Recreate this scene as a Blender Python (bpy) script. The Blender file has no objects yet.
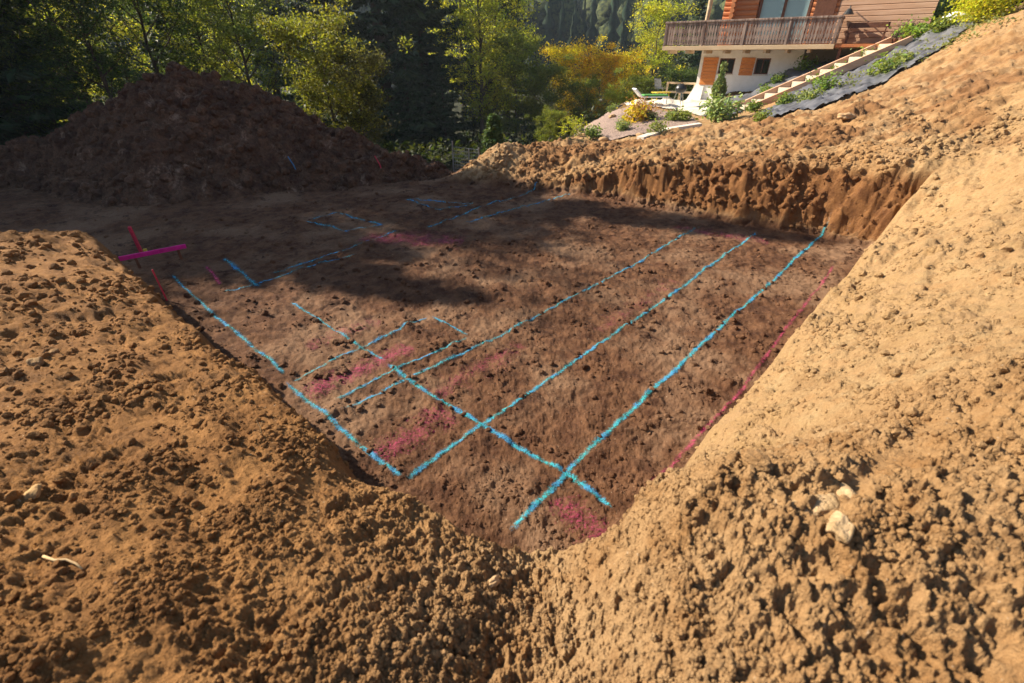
import bpy, math, random
import numpy as np
rnd = random.Random(7)
R = np.random.RandomState(11)
C = bpy.context.scene.collection
SC = bpy.context.scene

# ------------------------------------------------------------------ camera numbers
CAMZ = 3.0
PITCH = math.radians(31.9)
FPX = 455.1
cp, sp = math.cos(PITCH), math.sin(PITCH)
def ray(u, v):
    x = (u-512)/FPX; y = (341.5-v)/FPX
    return np.array([x, cp+y*sp, -sp+y*cp])
def on_z(u, v, z=0.0):
    d = ray(u, v); t = (z-CAMZ)/d[2]
    return d*t+np.array([0, 0, CAMZ])

# ------------------------------------------------------------------ noise
def h2(ix, iy, s):
    a = (ix.astype(np.int64)*374761393 + iy.astype(np.int64)*668265263 + s*974634777) & 0xFFFFFFFF
    a = ((a ^ (a >> 13))*1274126177) & 0xFFFFFFFF
    a = ((a ^ (a >> 16))*2246822519) & 0xFFFFFFFF
    a = a ^ (a >> 15)
    return (a & 0xFFFFFF)/16777216.0
def pn(x, y, s=0):
    x = np.asarray(x, float); y = np.asarray(y, float)
    ix = np.floor(x).astype(np.int64); iy = np.floor(y).astype(np.int64)
    fx = x-ix; fy = y-iy
    ux = fx*fx*fx*(fx*(fx*6-15)+10); uy = fy*fy*fy*(fy*(fy*6-15)+10)
    def g(dx, dy):
        a = h2(ix+dx, iy+dy, s)*6.2831853
        return np.cos(a)*(fx-dx)+np.sin(a)*(fy-dy)
    n0 = g(0, 0); n1 = g(1, 0); n2 = g(0, 1); n3 = g(1, 1)
    a = n0+(n1-n0)*ux; b = n2+(n3-n2)*ux
    return (a+(b-a)*uy)*1.4
def fbm(x, y, o=4, s=0, g=.5):
    r = 0; a = 1
    for k in range(o):
        r = r+a*pn(x, y, s+k*17); x = x*2.03+5.2; y = y*2.03-3.1; a *= g
    return r
def clod(x, y, L, dens, s=0):
    """lumps: half-buried irregular balls, one at most per cell"""
    wx = x+.34*L*pn(x/L*1.5, y/L*1.5, s+91)+.20*L*pn(x/L*3.7, y/L*3.7, s+93)
    wy = y+.34*L*pn(x/L*1.5+9, y/L*1.5, s+92)+.20*L*pn(x/L*3.7+4, y/L*3.7, s+94)
    cx = np.floor(wx/L).astype(np.int64); cy = np.floor(wy/L).astype(np.int64)
    out = np.zeros_like(wx)
    for dx in (-1, 0, 1):
        for dy in (-1, 0, 1):
            ix = cx+dx; iy = cy+dy
            px = (ix+h2(ix, iy, s+1))*L; py = (iy+h2(ix, iy, s+2))*L
            rr = L*(.18+.42*h2(ix, iy, s+3)**2)*(h2(ix, iy, s+4) < dens)
            d2 = (wx-px)**2+(wy-py)**2
            tilt = (h2(ix, iy, s+5)-.5)*(wx-px)+(h2(ix, iy, s+6)-.5)*(wy-py)
            q = np.maximum(rr*rr-d2, 0)
            out = np.maximum(out, (np.minimum(np.sqrt(q), rr*.72)+tilt*.9)*(q > 0))
    return out
def ss(a, b, x):
    t = np.clip((x-a)/(b-a), 0, 1); return t*t*(3-2*t)
def smin(a, b, k):
    h = np.clip(.5+.5*(b-a)/k, 0, 1); return b+(a-b)*h-k*h*(1-h)
def smax(a, b, k): return -smin(-a, -b, k)

# ------------------------------------------------------------------ terrain
def nat(x, y): return 1.479+.243*x-.122*y
CP = [  # plan position and height of the ground before the pit is cut
 (0,-1,1.62),(.02,.45,1.32),(.06,.85,1.20),(-.72,.75,1.44),(-1.0,1.25,1.40),(1.3,.5,1.78),(-1.4,.6,1.56),(3,0,2.2),(0.3,-4,2.0),(-5,-2,1.3),(6,-3,3.2),
 (.42,1.1,1.44),(1.2,1.37,1.60),(2.39,1.78,1.85),(-.08,1.1,1.20),(.2,1.15,1.16),
 (-.5,1.32,1.27),(-1.34,2.0,1.28),(-2.43,2.9,1.12),(-3.7,4.0,1.02),(-5.2,5.25,1.04),(-6.25,6.1,.98),
 (-2.5,1.6,1.36),(-4.5,3.6,1.22),(-5.9,5.0,1.12),(-4,1,1.25),(-7,3,1.0),(-7.4,5.4,1.06),(-9,4.6,.8),(-12,4.5,.7),
 (-7.5,7.7,.0),(-9.5,7.2,.0),(-6.9,7.5,.05),(-12,10,0),(-12,7.2,.05),(-3,13.3,0),(-8,12,0),(-5,9,0),(-15,13,-.1),(-3,10,0),(0,13,.05),(0,9,0.3),(-3,6,.4),
 (.95,2.1,.62),(2.0,3.1,.62),(3.5,4.65,.62),(6.25,7.5,.45),
 (1.3,1.9,1.02),(2.9,2.95,1.25),(4.7,4.5,1.35),(6.9,6.3,1.58),(8.9,8.9,1.75),(9.56,9.6,2.2),
 (5.2,3.5,2.0),(8,6.2,2.35),(12.8,13.4,2.9),(12,9,3.2),(20,12,4.8),(14,4,4.2),
 (7.15,9.0,1.48),(7.6,10.1,1.55),(8.3,9.6,1.66),(5.3,9.95,1.18),(3.35,11.4,.92),(5.8,10.8,1.25),(3.6,11.9,.78),(1.9,13.2,.55),(.3,13.5,.55),(-.7,13.7,.52),(-2.1,13.7,0),(-1.9,14.8,-.12),(-1.9,16.5,-.45),(-.4,14.6,.75),(1.5,14.8,.85),(4.5,13.5,1.0),(7.5,13.5,1.5),(10,12.5,2.1),
 (6.9,17.5,.95),(3.2,18.3,.38),(1.2,17,.1),(4.6,16.3,.70),
 (7,20.5,.86),(8.2,23,.88),(9.2,26,.9),(6.2,25,.88),(9.5,29,.9),(4,23,.58),(2.4,23,-.6),(3.4,27,-1.0),(8.5,30.5,.88),(6.5,28.5,.86),(7.4,25.4,.9),(5.6,25.8,.86),(2.3,20,.28),(5,21,.72),
 (20,30,3.4),
 (11.9,19.5,2.06),(13.6,19.5,2.57),(14.9,19.5,3.2),(15.6,19,3.62),(16,18,4.1),(15.3,16.5,3.65),(16.6,21.9,3.75),(16.9,21,4.0),(13.6,21,2.5),(11.2,20.5,1.72),(10.1,22.3,.98),(13.4,22.6,2.15),(16.5,22.9,3.35),(13.7,25.5,2.5),(12.6,26.1,1.9),(10.8,27,1.2),(13,30,1.6),(9.5,18.2,1.35),(12.5,17.3,2.3),(21,22,5.2),(26,20,6.2),(15.5,24.6,3.0),(18.5,23,4.0),
 (-2,19,-.5),(-9,20,-.6),(-17,20,-.5),(-25,22,-1),(0,26,-2.2),(-12,30,-2),(8,36,-1.2),(-24,10,-.2),(-24,2,.4),
]
CP = np.array(CP, float)
MQ = .45
def _phi(d2): return np.sqrt(d2+MQ*MQ)
_n = len(CP)
_A = np.ones((_n+1, _n+1)); _A[_n, _n] = 0
_d2 = (CP[:, None, 0]-CP[None, :, 0])**2+(CP[:, None, 1]-CP[None, :, 1])**2
_A[:_n, :_n] = _phi(_d2)
_w = np.linalg.solve(_A, np.append(CP[:, 2]-nat(CP[:, 0], CP[:, 1]), 0))
def upper(x, y):
    z = nat(x, y)+_w[_n]
    for k in range(_n):
        z = z+_w[k]*_phi((x-CP[k, 0])**2+(y-CP[k, 1])**2)
    return z
def valley(x, y):
    r = np.hypot(x, y)
    return -3+85*ss(110, 430, r)+40*ss(400, 800, r)+8*pn(x/90, y/90, 3)*ss(60, 200, r)
EDGES = [  # outward normal, offset of the foot of the cut, steepness
 (-.65,-.76,-1.1,3.4), (.717,-.697,-.83,4.5), (.08,-.997,-1.66,3.0), (.61,.79,10.66,3.0), (.26,.965,12.38,2.2), (-.487,-.873,-1.44,3.4)]
def groove(x, y):
    a = np.array([.97, .93]); b = np.array([1.82, 1.49])
    d = b-a; L = np.hypot(*d); d = d/L
    t = np.clip((x-a[0])*d[0]+(y-a[1])*d[1], 0, L)
    q = (x-a[0]-t*d[0])**2+(y-a[1]-t*d[1])**2
    q = np.sqrt(q)+.012*pn(x*9, y*9, 8)
    return np.exp(-(q/.046)**2)
def terrain(x, y, detail=True):
    """height and the zone masks floor, face, smooth, wild"""
    r = np.hypot(x, y)
    up = upper(x, y)
    far = ss(30, 48, r)
    up = up*(1-far)+valley(x, y)*far
    near = r < 60
    wob = .07*pn(x*.8, y*.8, 40)+.05*pn(x*2.3, y*2.3, 41) if detail else 0
    cut = None; cf = None
    for i, (a, b, c, k) in enumerate(EDGES):
        d = a*x+b*y-c
        if detail and i in (3, 4):
            al = -b*x+a*y
            d = d+.20*pn(al*.7, d*.8, 50)+.10*np.abs(fbm(al*1.3+.8*d, d*2.0, 3, 51))+.07*fbm(x*2.8, y*2.8, 4, 52, .6)+.04*pn(al*4.5+d*4, d*3, 54)-.03
            ck = k*d
            ck = ck+.10*np.sin(ck*6+6*pn(al*.7, d*1.2, 53))*ss(.1, .5, ck)
        else:
            ck = k*(d+(wob*1.5 if i != 1 else wob*.8))
        if i in (3, 4): cf = ck if cf is None else np.maximum(cf, ck)
        cut = ck if cut is None else np.maximum(cut, ck)
    cutp = smax(cut, np.zeros_like(cut), .10)-.02
    z = smin(up, cutp, .14)
    inside = cut < up+.1
    floor = 1-ss(.05, .30, cut)
    floor = np.maximum(floor, (1-ss(.05, .3, up))*(r < 22))
    face = ss(.1, .3, cf)*(1-ss(.95, 1.2, cf/np.maximum(up, .2)))*ss(.2, .4, up)*(cf > cut-1e-6)
    nr = .717*x-.697*y
    rim = ss(10.6, 12.0, y+.30*x)*(1-floor)*ss(-3.5, -2, x)*(1-ss(16.6, 18.4, y+.1*x))*ss(-.25, .35, fbm(x*.5, y*.9, 3, 44))
    face = np.maximum(face, .75*rim)
    batter = ss(-.95, -.8, nr)*(1-ss(1.9, 3.2, nr))*ss(1.75, 2.3, y+.15*x)*(1-floor)*(1-face)*(1-ss(9.4, 11.2, y-.2*(x-8)))
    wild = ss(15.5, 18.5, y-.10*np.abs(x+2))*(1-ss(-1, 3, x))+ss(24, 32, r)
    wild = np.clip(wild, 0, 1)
    if detail:
        g = groove(x, y)
        left = ss(.3, -.6, x+.15*y)*(1-floor)*(y < 9)
        bl = -.76*x+.65*y; bc = .65*x+.76*y
        n1 = fbm(x*.55, y*.55, 4, 60); n2 = fbm(x*2.2, y*2.2, 4, 70); n3 = fbm(bl*.7, bc*2.4, 4, 75)
        smooth = left*ss(.30, -.25, n3)          # smeared patches of the left bank
        rough = (1-floor)*(1-.85*batter)*(1-.85*g)*(1-.72*smooth)*(1-.22*left)
        clus = ss(-.30, .55, n2)**1.4
        rub = ss(11.0, 12.6, y+.25*x)*(1-floor)*(1-wild)*ss(-4, -2, x)*(1-ss(17.3, 18.6, y))
        al = .70*x+.71*y; ac = .71*x-.70*y
        z = z+(.055*n1+.030*n2)*(1-floor*.55)*(1-.4*batter)
        # tracked, smeared soil: fine ridges that run with the bank
        z = z+batter*(.055*pn(al*.7, ac*3.2, 80)+.036*pn(al*2.0, ac*9, 81)+.046*fbm(x*4.5, y*4.5, 6, 82, .64))
        z = z+left*(.030*pn(bl*1.0, bc*4.4, 83)+.018*pn(bl*2.6, bc*10, 84)+.012*fbm(bl*5, bc*14, 3, 85))
        m = (r < 40)
        nearm = ss(5.5, 2.5, r)
        z = z+rough*(.022*fbm(x*6, y*6, 5, 90, .62)+.16*clod(x, y, .34, .30, 100)*clus+.26*clod(x, y, .17, .45, 110)*clus)
        z = z+rough*m*(.38*clod(x, y, .085, .65, 120)*(.15+.85*clus)+.55*clod(x, y, .042, .75, 130)*ss(14, 9, r)*(.35+.65*clus))
        z = z+batter*1.25*(.40*clod(x, y, .11, .22, 150)*ss(.15, .6, n1+.5*n2)+.55*clod(x, y, .045, .4, 151)*clus+.5*clod(x, y, .07, .5, 152)*ss(.25, .6, n2))
        if np.any(nearm > 0):
            z = z+(rough+.15*(1-floor))*nearm*(.60*clod(x, y, .021, .7, 140)+.014*fbm(x*26, y*26, 4, 141, .65))
        z = z-rough*.028*ss(.12, .6, fbm(x*5.5, y*5.5, 3, 95))*ss(10, 6, r)
        z = z+(rough+.45*batter)*(.030*np.abs(pn(x*13, y*13, 96))+.020*np.abs(pn(x*25+3, y*25, 97))*ss(12, 6, r)+.012*np.abs(pn(x*47, y*47+5, 98))*ss(5, 2.5, r)-.02)
        z = z+rub*(.12*fbm(x*1.3, y*1.6, 5, 180, .62)+.22*clod(x, y, .5, .45, 181)+.30*clod(x, y, .22, .5, 182))
        z = z+floor*(.18*clod(x, y, .30, .30, 160)*clus+.30*clod(x, y, .13, .45, 161)*(.2+.8*clus)+.35*clod(x, y, .06, .6, 162)*clus+.022*pn(x*3.5, y*3.5, 163)+.018*fbm(x*9, y*9, 4, 164, .6))
        fa_ = -.79*x+.61*y; fd = (.61*x+.79*y-10.66)*3.0
        z = z+face*(1-rim)*(.16*fbm(fa_*2.0, fd*2.0, 4, 170, .6)+.20*np.abs(pn(fa_*3.6, fd*3.6, 174))+.10*np.abs(pn(fa_*8, fd*8, 175))+.55*clod(fa_, fd, .40, .6, 171)+.5*clod(fa_, fd, .2, .6, 172)-.18)
        z = z+face*rim*(.08*fbm(x*2.6, y*2.6, 5, 176, .62)+.2*clod(x, y, .3, .5, 173))
        z = z-.042*g
        z = z+wild*(.25*n1+.1*n2)
    return z, floor, face, batter, wild
def gz(x, y):
    z = terrain(np.atleast_1d(np.asarray(x, float)), np.atleast_1d(np.asarray(y, float)))[0]
    return z
def gz1(x, y): return float(gz(x, y)[0])
def gb1(x, y): return float(terrain(np.array([float(x)]), np.array([float(y)]), False)[0][0])
def hit(u, v, t0=.6, t1=60, smooth=True):
    """the point of the ground seen at a place in the photograph"""
    d = ray(u, v); ts = np.geomspace(t0, t1, 1500)
    x = d[0]*ts; y = d[1]*ts; zz = CAMZ+d[2]*ts
    zg = terrain(x, y, not smooth)[0]
    k = np.where(zz < zg)[0]
    i = k[0] if len(k) else len(ts)-1
    return np.array([x[i], y[i], zg[i]])

# ------------------------------------------------------------------ object helpers
def link(o, parent=None):
    C.objects.link(o)
    if parent is not None: o.parent = parent
    return o
def meshobj(name, verts, faces, mat=None, parent=None, smooth=False):
    me = bpy.data.meshes.new(name)
    me.from_pydata([tuple(map(float, v)) for v in verts], [], [tuple(map(int, f)) for f in faces])
    if mat is not None: me.materials.append(mat)
    if smooth: me.polygons.foreach_set('use_smooth', [True]*len(me.polygons))
    me.update()
    return link(bpy.data.objects.new(name, me), parent)
def npmesh(name, V, Q, mat=None, smooth=False):
    """numpy vertices and equal-sized faces"""
    me = bpy.data.meshes.new(name)
    V = np.ascontiguousarray(V, np.float32); Q = np.ascontiguousarray(Q, np.int32)
    n, k = Q.shape
    me.vertices.add(len(V)); me.vertices.foreach_set('co', V.ravel())
    me.loops.add(n*k); me.loops.foreach_set('vertex_index', Q.ravel())
    me.polygons.add(n); me.polygons.foreach_set('loop_start', np.arange(0, n*k, k, dtype=np.int32))
    try: me.polygons.foreach_set('loop_total', np.full(n, k, np.int32))
    except Exception: pass
    if mat is not None: me.materials.append(mat)
    me.polygons.foreach_set('use_smooth', np.full(n, smooth, bool))
    me.update(calc_edges=True); me.validate()
    return me
def attr(me, name, vals):
    a = me.attributes.new(name, 'FLOAT', 'POINT'); a.data.foreach_set('value', np.ascontiguousarray(vals, np.float32))
def tag(o, label, cat, group=None, kind=None):
    o['label'] = label; o['category'] = cat
    if group: o['group'] = group
    if kind: o['kind'] = kind
    return o
def structure(o, label=None):
    o['kind'] = 'structure'
    if label: o['label'] = label
    return o
def empty(name, loc, rz=0):
    o = bpy.data.objects.new(name, None); o.location = tuple(map(float, loc)); o.rotation_euler = (0, 0, rz)
    o.empty_display_size = .2
    return link(o)
class MB:
    def __init__(s): s.v = []; s.f = []
    def add(s, v, f):
        b = len(s.v); s.v += [tuple(p) for p in v]; s.f += [tuple(i+b for i in q) for q in f]
    def box(s, x0, x1, y0, y1, z0, z1, ch=0.0, jit=0):
        if ch > 0:
            c = ch
            V = []
            for (x, y, z) in [(x0,y0,z0),(x1,y0,z0),(x1,y1,z0),(x0,y1,z0),(x0,y0,z1),(x1,y0,z1),(x1,y1,z1),(x0,y1,z1)]:
                sx = c if x == x0 else -c; sy = c if y == y0 else -c; sz = c if z == z0 else -c
                V += [(x+sx, y+sy, z), (x+sx, y, z+sz), (x, y+sy, z+sz)]
            F = []
            def q(*a): F.append(a)
            # faces
            I = lambda k, m: k*3+m
            q(I(0,0),I(3,0),I(2,0),I(1,0)); q(I(4,0),I(5,0),I(6,0),I(7,0))
            q(I(0,1),I(1,1),I(5,1),I(4,1)); q(I(2,1),I(3,1),I(7,1),I(6,1))
            q(I(0,2),I(4,2),I(7,2),I(3,2)); q(I(1,2),I(2,2),I(6,2),I(5,2))
            for a, b, m, n in [(0,1,0,1),(1,2,0,2),(2,3,0,1),(3,0,0,2),(4,5,0,1),(5,6,0,2),(6,7,0,1),(7,4,0,2),(0,4,1,2),(1,5,1,2),(2,6,1,2),(3,7,1,2)]:
                q(I(a,m),I(b,m),I(b,n),I(a,n))
            for k in range(8): q(I(k,0),I(k,1),I(k,2))
            s.add(V, F)
        else:
            s.add([(x0,y0,z0),(x1,y0,z0),(x1,y1,z0),(x0,y1,z0),(x0,y0,z1),(x1,y0,z1),(x1,y1,z1),(x0,y1,z1)],
                  [(0,3,2,1),(4,5,6,7),(0,1,5,4),(1,2,6,5),(2,3,7,6),(3,0,4,7)])
    def tube(s, path, rad, n=8, cap=True):
        P = [np.array(p, float) for p in path]; b = len(s.v)
        up = np.array([.13, .27, .95])
        for i, p in enumerate(P):
            d = P[min(i+1, len(P)-1)]-P[max(i-1, 0)]; d = d/(np.linalg.norm(d)+1e-9)
            a = np.cross(d, up if abs(d @ up) < .97 else np.array([1., 0, 0])); a /= np.linalg.norm(a); c = np.cross(d, a)
            rr = rad[i] if hasattr(rad, '__len__') else rad
            for k in range(n):
                t = 2*math.pi*k/n
                s.v.append(tuple(p+rr*(math.cos(t)*a+math.sin(t)*c)))
        for i in range(len(P)-1):
            for k in range(n):
                s.f.append((b+i*n+k, b+i*n+(k+1) % n, b+(i+1)*n+(k+1) % n, b+(i+1)*n+k))
        if cap:
            s.f.append(tuple(b+k for k in range(n))[::-1]); s.f.append(tuple(b+(len(P)-1)*n+k for k in range(n)))
    def beam(s, p, q, w, h):
        p = np.array(p, float); q = np.array(q, float); d = q-p; d /= np.linalg.norm(d)
        a = np.cross(d, [0, 0, 1.]);
        if np.linalg.norm(a) < 1e-4: a = np.array([1., 0, 0])
        a /= np.linalg.norm(a); c = np.cross(a, d)
        V = []
        for e in (p, q):
            for sa, scc in ((-1,-1),(1,-1),(1,1),(-1,1)): V.append(tuple(e+a*sa*w/2+c*scc*h/2))
        s.add(V, [(0,1,2,3),(7,6,5,4),(0,4,5,1),(1,5,6,2),(2,6,7,3),(3,7,4,0)])
    def build(s, name, mat, parent=None, smooth=False): return meshobj(name, s.v, s.f, mat, parent, smooth)

# ------------------------------------------------------------------ materials
class N:
    def __init__(s, name):
        s.m = bpy.data.materials.new(name); s.m.use_nodes = True; s.t = s.m.node_tree; s.t.nodes.clear()
        s.out = s.new('ShaderNodeOutputMaterial')
    def new(s, ty, **kw):
        n = s.t.nodes.new(ty)
        for k, v in kw.items(): setattr(n, k, v)
        return n
    def set(s, sock, v):
        if hasattr(v, 'is_linked') or isinstance(v, bpy.types.NodeSocket): s.t.links.new(v, sock)
        else:
            if hasattr(sock.default_value, '__len__') and len(sock.default_value) == 4 and len(v) == 3: v = (*v, 1)
            sock.default_value = v
    def obj(s): return s.new('ShaderNodeTexCoord').outputs['Object']
    def pos(s): return s.new('ShaderNodeNewGeometry').outputs['Position']
    def noise(s, vec, scale, detail=4, rough=.55, dist=0):
        n = s.new('ShaderNodeTexNoise'); s.set(n.inputs['Vector'], vec); n.inputs['Scale'].default_value = scale
        n.inputs['Detail'].default_value = detail; n.inputs['Roughness'].default_value = rough; n.inputs['Distortion'].default_value = dist
        return n.outputs['Fac']
    def ramp(s, f, a, b):
        n = s.new('ShaderNodeMapRange', interpolation_type='SMOOTHSTEP'); s.set(n.inputs[0], f); n.inputs[1].default_value = a; n.inputs[2].default_value = b
        return n.outputs[0]
    def math(s, op, a, b=0.0):
        n = s.new('ShaderNodeMath', operation=op); s.set(n.inputs[0], a); s.set(n.inputs[1], b); return n.outputs[0]
    def mix(s, f, a, b, mode='MIX'):
        n = s.new('ShaderNodeMix', data_type='RGBA', blend_type=mode); s.set(n.inputs[0], f); s.set(n.inputs[6], a); s.set(n.inputs[7], b); return n.outputs[2]
    def at(s, name): return s.new('ShaderNodeAttribute', attribute_name=name).outputs['Fac']
    def scale(s, vec, v):
        n = s.new('ShaderNodeVectorMath', operation='MULTIPLY'); s.set(n.inputs[0], vec); n.inputs[1].default_value = v; return n.outputs[0]
    def bump(s, h, strength=.5, dist=.02):
        n = s.new('ShaderNodeBump'); n.inputs['Strength'].default_value = strength; n.inputs['Distance'].default_value = dist
        s.set(n.inputs['Height'], h); return n.outputs[0]
    def bsdf(s, col, rough=.8, spec=.3, normal=None, metal=0, **kw):
        n = s.new('ShaderNodeBsdfPrincipled'); s.set(n.inputs['Base Color'], col); s.set(n.inputs['Roughness'], rough)
        n.inputs['Specular IOR Level'].default_value = spec; n.inputs['Metallic'].default_value = metal
        if normal is not None: s.t.links.new(normal, n.inputs['Normal'])
        return n
    def done(s, sh):
        s.t.links.new(sh.outputs[0] if hasattr(sh, 'outputs') else sh, s.out.inputs['Surface']); return s.m

def soil_material():
    n = N('soil'); p = n.pos()
    big = n.noise(p, .7, 5, .6); mid = n.noise(p, 4.5, 6, .65); fine = n.noise(p, 34, 5, .7); vf = n.noise(p, 150, 3, .7)
    tan = n.mix(n.ramp(big, .35, .68), (.58, .365, .172), (.63, .445, .245))
    tan = n.mix(n.ramp(mid, .42, .72), tan, (.45, .255, .105))
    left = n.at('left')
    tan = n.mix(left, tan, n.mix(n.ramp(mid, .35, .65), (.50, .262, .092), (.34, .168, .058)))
    dry = n.mix(n.ramp(big, .4, .6), (.65, .475, .255), (.57, .385, .185))
    tan = n.mix(n.math('MULTIPLY', n.at('batter'), n.ramp(mid, .3, .7)), tan, dry)
    damp = n.math('MULTIPLY', n.ramp(n.noise(p, 1.5, 6, .7, .4), .53, .66), n.math('SUBTRACT', .62, n.math('MULTIPLY', n.at('batter'), .30)))
    tan = n.mix(damp, tan, (.255, .135, .055))
    face = n.mix(n.ramp(mid, .35, .7), (.39, .195, .078), (.21, .096, .040))
    col = n.mix(n.at('face'), tan, face)
    flo = n.mix(n.ramp(mid, .36, .66), (.225, .117, .062), (.108, .050, .027))
    flo = n.mix(n.ramp(big, .46, .64), flo, (.30, .185, .112)); flo = n.mix(n.ramp(n.noise(p, 2.2, 6, .72, .5), .54, .66), flo, (.088, .043, .025))
    col = n.mix(n.at('floor'), col, flo)
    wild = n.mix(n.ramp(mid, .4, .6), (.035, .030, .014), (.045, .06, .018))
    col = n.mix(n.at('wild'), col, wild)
    v = n.math('ADD', n.math('MULTIPLY', fine, .75), n.math('MULTIPLY', vf, .55))
    col = n.mix(1.0, col, n.new('ShaderNodeCombineColor').outputs[0] if False else n.mix(n.ramp(v, .35, 1.75), (.46, .42, .39), (1.36, 1.34, 1.30)), 'MULTIPLY')
    pale = n.ramp(n.noise(p, 55, 2, .5), .70, .76)
    col = n.mix(n.math('MULTIPLY', pale, .5), col, (.50, .39, .27))
    h = n.math('ADD', n.math('MULTIPLY', fine, .75), n.math('MULTIPLY', vf, .25))
    nb = n.bump(n.math('MULTIPLY', h, n.math('SUBTRACT', 1.0, n.math('MULTIPLY', n.at('floor'), .45))), 1.0, .042)
    return n.done(n.bsdf(col, .95, .15, nb))
def clod_material():
    n = N('clod_soil'); p = n.pos(); oi = n.at('var')
    base = n.mix(oi, (.43, .27, .12), (.30, .165, .065))
    base = n.mix(n.at('floor'), base, n.mix(oi, (.20, .115, .066), (.12, .064, .036)))
    f = n.noise(p, 60, 5, .7)
    col = n.mix(1.0, base, n.mix(n.ramp(f, .3, .75), (.65, .62, .6), (1.2, 1.2, 1.18)), 'MULTIPLY')
    return n.done(n.bsdf(col, .95, .12, n.bump(f, .7, .012)))
def heap_material():
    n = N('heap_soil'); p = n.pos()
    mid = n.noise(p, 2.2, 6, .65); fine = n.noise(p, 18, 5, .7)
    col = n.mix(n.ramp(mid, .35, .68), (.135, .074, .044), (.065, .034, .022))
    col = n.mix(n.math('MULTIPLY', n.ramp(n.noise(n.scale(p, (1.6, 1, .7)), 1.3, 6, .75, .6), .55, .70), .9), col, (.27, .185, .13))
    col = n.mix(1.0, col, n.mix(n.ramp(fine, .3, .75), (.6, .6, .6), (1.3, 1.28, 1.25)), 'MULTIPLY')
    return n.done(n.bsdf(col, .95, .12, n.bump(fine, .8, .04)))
def simple(name, c1, c2=None, rough=.7, scale=12, spec=.3, bump=.25, bd=.01, stretch=(1, 1, 1), metal=0):
    n = N(name); p = n.scale(n.obj(), stretch); f = n.noise(p, scale, 5, .62)
    if c2 is None: c2 = tuple(x*.7 for x in c1)
    col = n.mix(n.ramp(f, .3, .7), c1, c2)
    return n.done(n.bsdf(col, rough, spec, n.bump(f, bump, bd), metal))
def leaf_material(name, trans=.5):
    n = N(name)
    oc = n.new('ShaderNodeObjectInfo').outputs['Color']; v = n.at('var')
    hs = n.new('ShaderNodeHueSaturation'); n.set(hs.inputs['Color'], oc)
    n.set(hs.inputs['Hue'], n.math('ADD', n.math('MULTIPLY', n.at('hue'), .07), .465))
    n.set(hs.inputs['Value'], n.math('ADD', n.math('MULTIPLY', v, .9), .55))
    c = hs.outputs[0]
    d = n.bsdf(c, .55, .25)
    t = n.new('ShaderNodeBsdfTranslucent'); n.set(t.inputs['Color'], n.mix(1.0, c, (1.35, 1.3, .55), 'MULTIPLY'))
    m = n.new('ShaderNodeMixShader'); m.inputs[0].default_value = trans
    n.t.links.new(d.outputs[0], m.inputs[1]); n.t.links.new(t.outputs[0], m.inputs[2])
    return n.done(m)
def paint_material(name, c1, c2, cover):
    n = N(name); p = n.pos()
    f = n.noise(p, 48, 5, .75); g = n.noise(p, 5, 4, .65)
    e = n.at('edge')
    a = n.math('ADD', n.math('MULTIPLY', f, .85), n.math('MULTIPLY', g, .45))
    a = n.math('SUBTRACT', n.math('ADD', a, n.at('cover')), n.math('MULTIPLY', n.math('POWER', e, 1.6), .36))
    al = n.math('MULTIPLY', n.ramp(a, .53, .84), .95)
    col = n.mix(n.ramp(g, .42, .62), c1, c2)
    b = n.bsdf(col, .75, .2, n.bump(n.noise(p, 60, 4, .7), .8, .012))
    t = n.new('ShaderNodeBsdfTransparent'); m = n.new('ShaderNodeMixShader')
    n.set(m.inputs[0], al); n.t.links.new(t.outputs[0], m.inputs[1]); n.t.links.new(b.outputs[0], m.inputs[2])
    return n.done(m)

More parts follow.
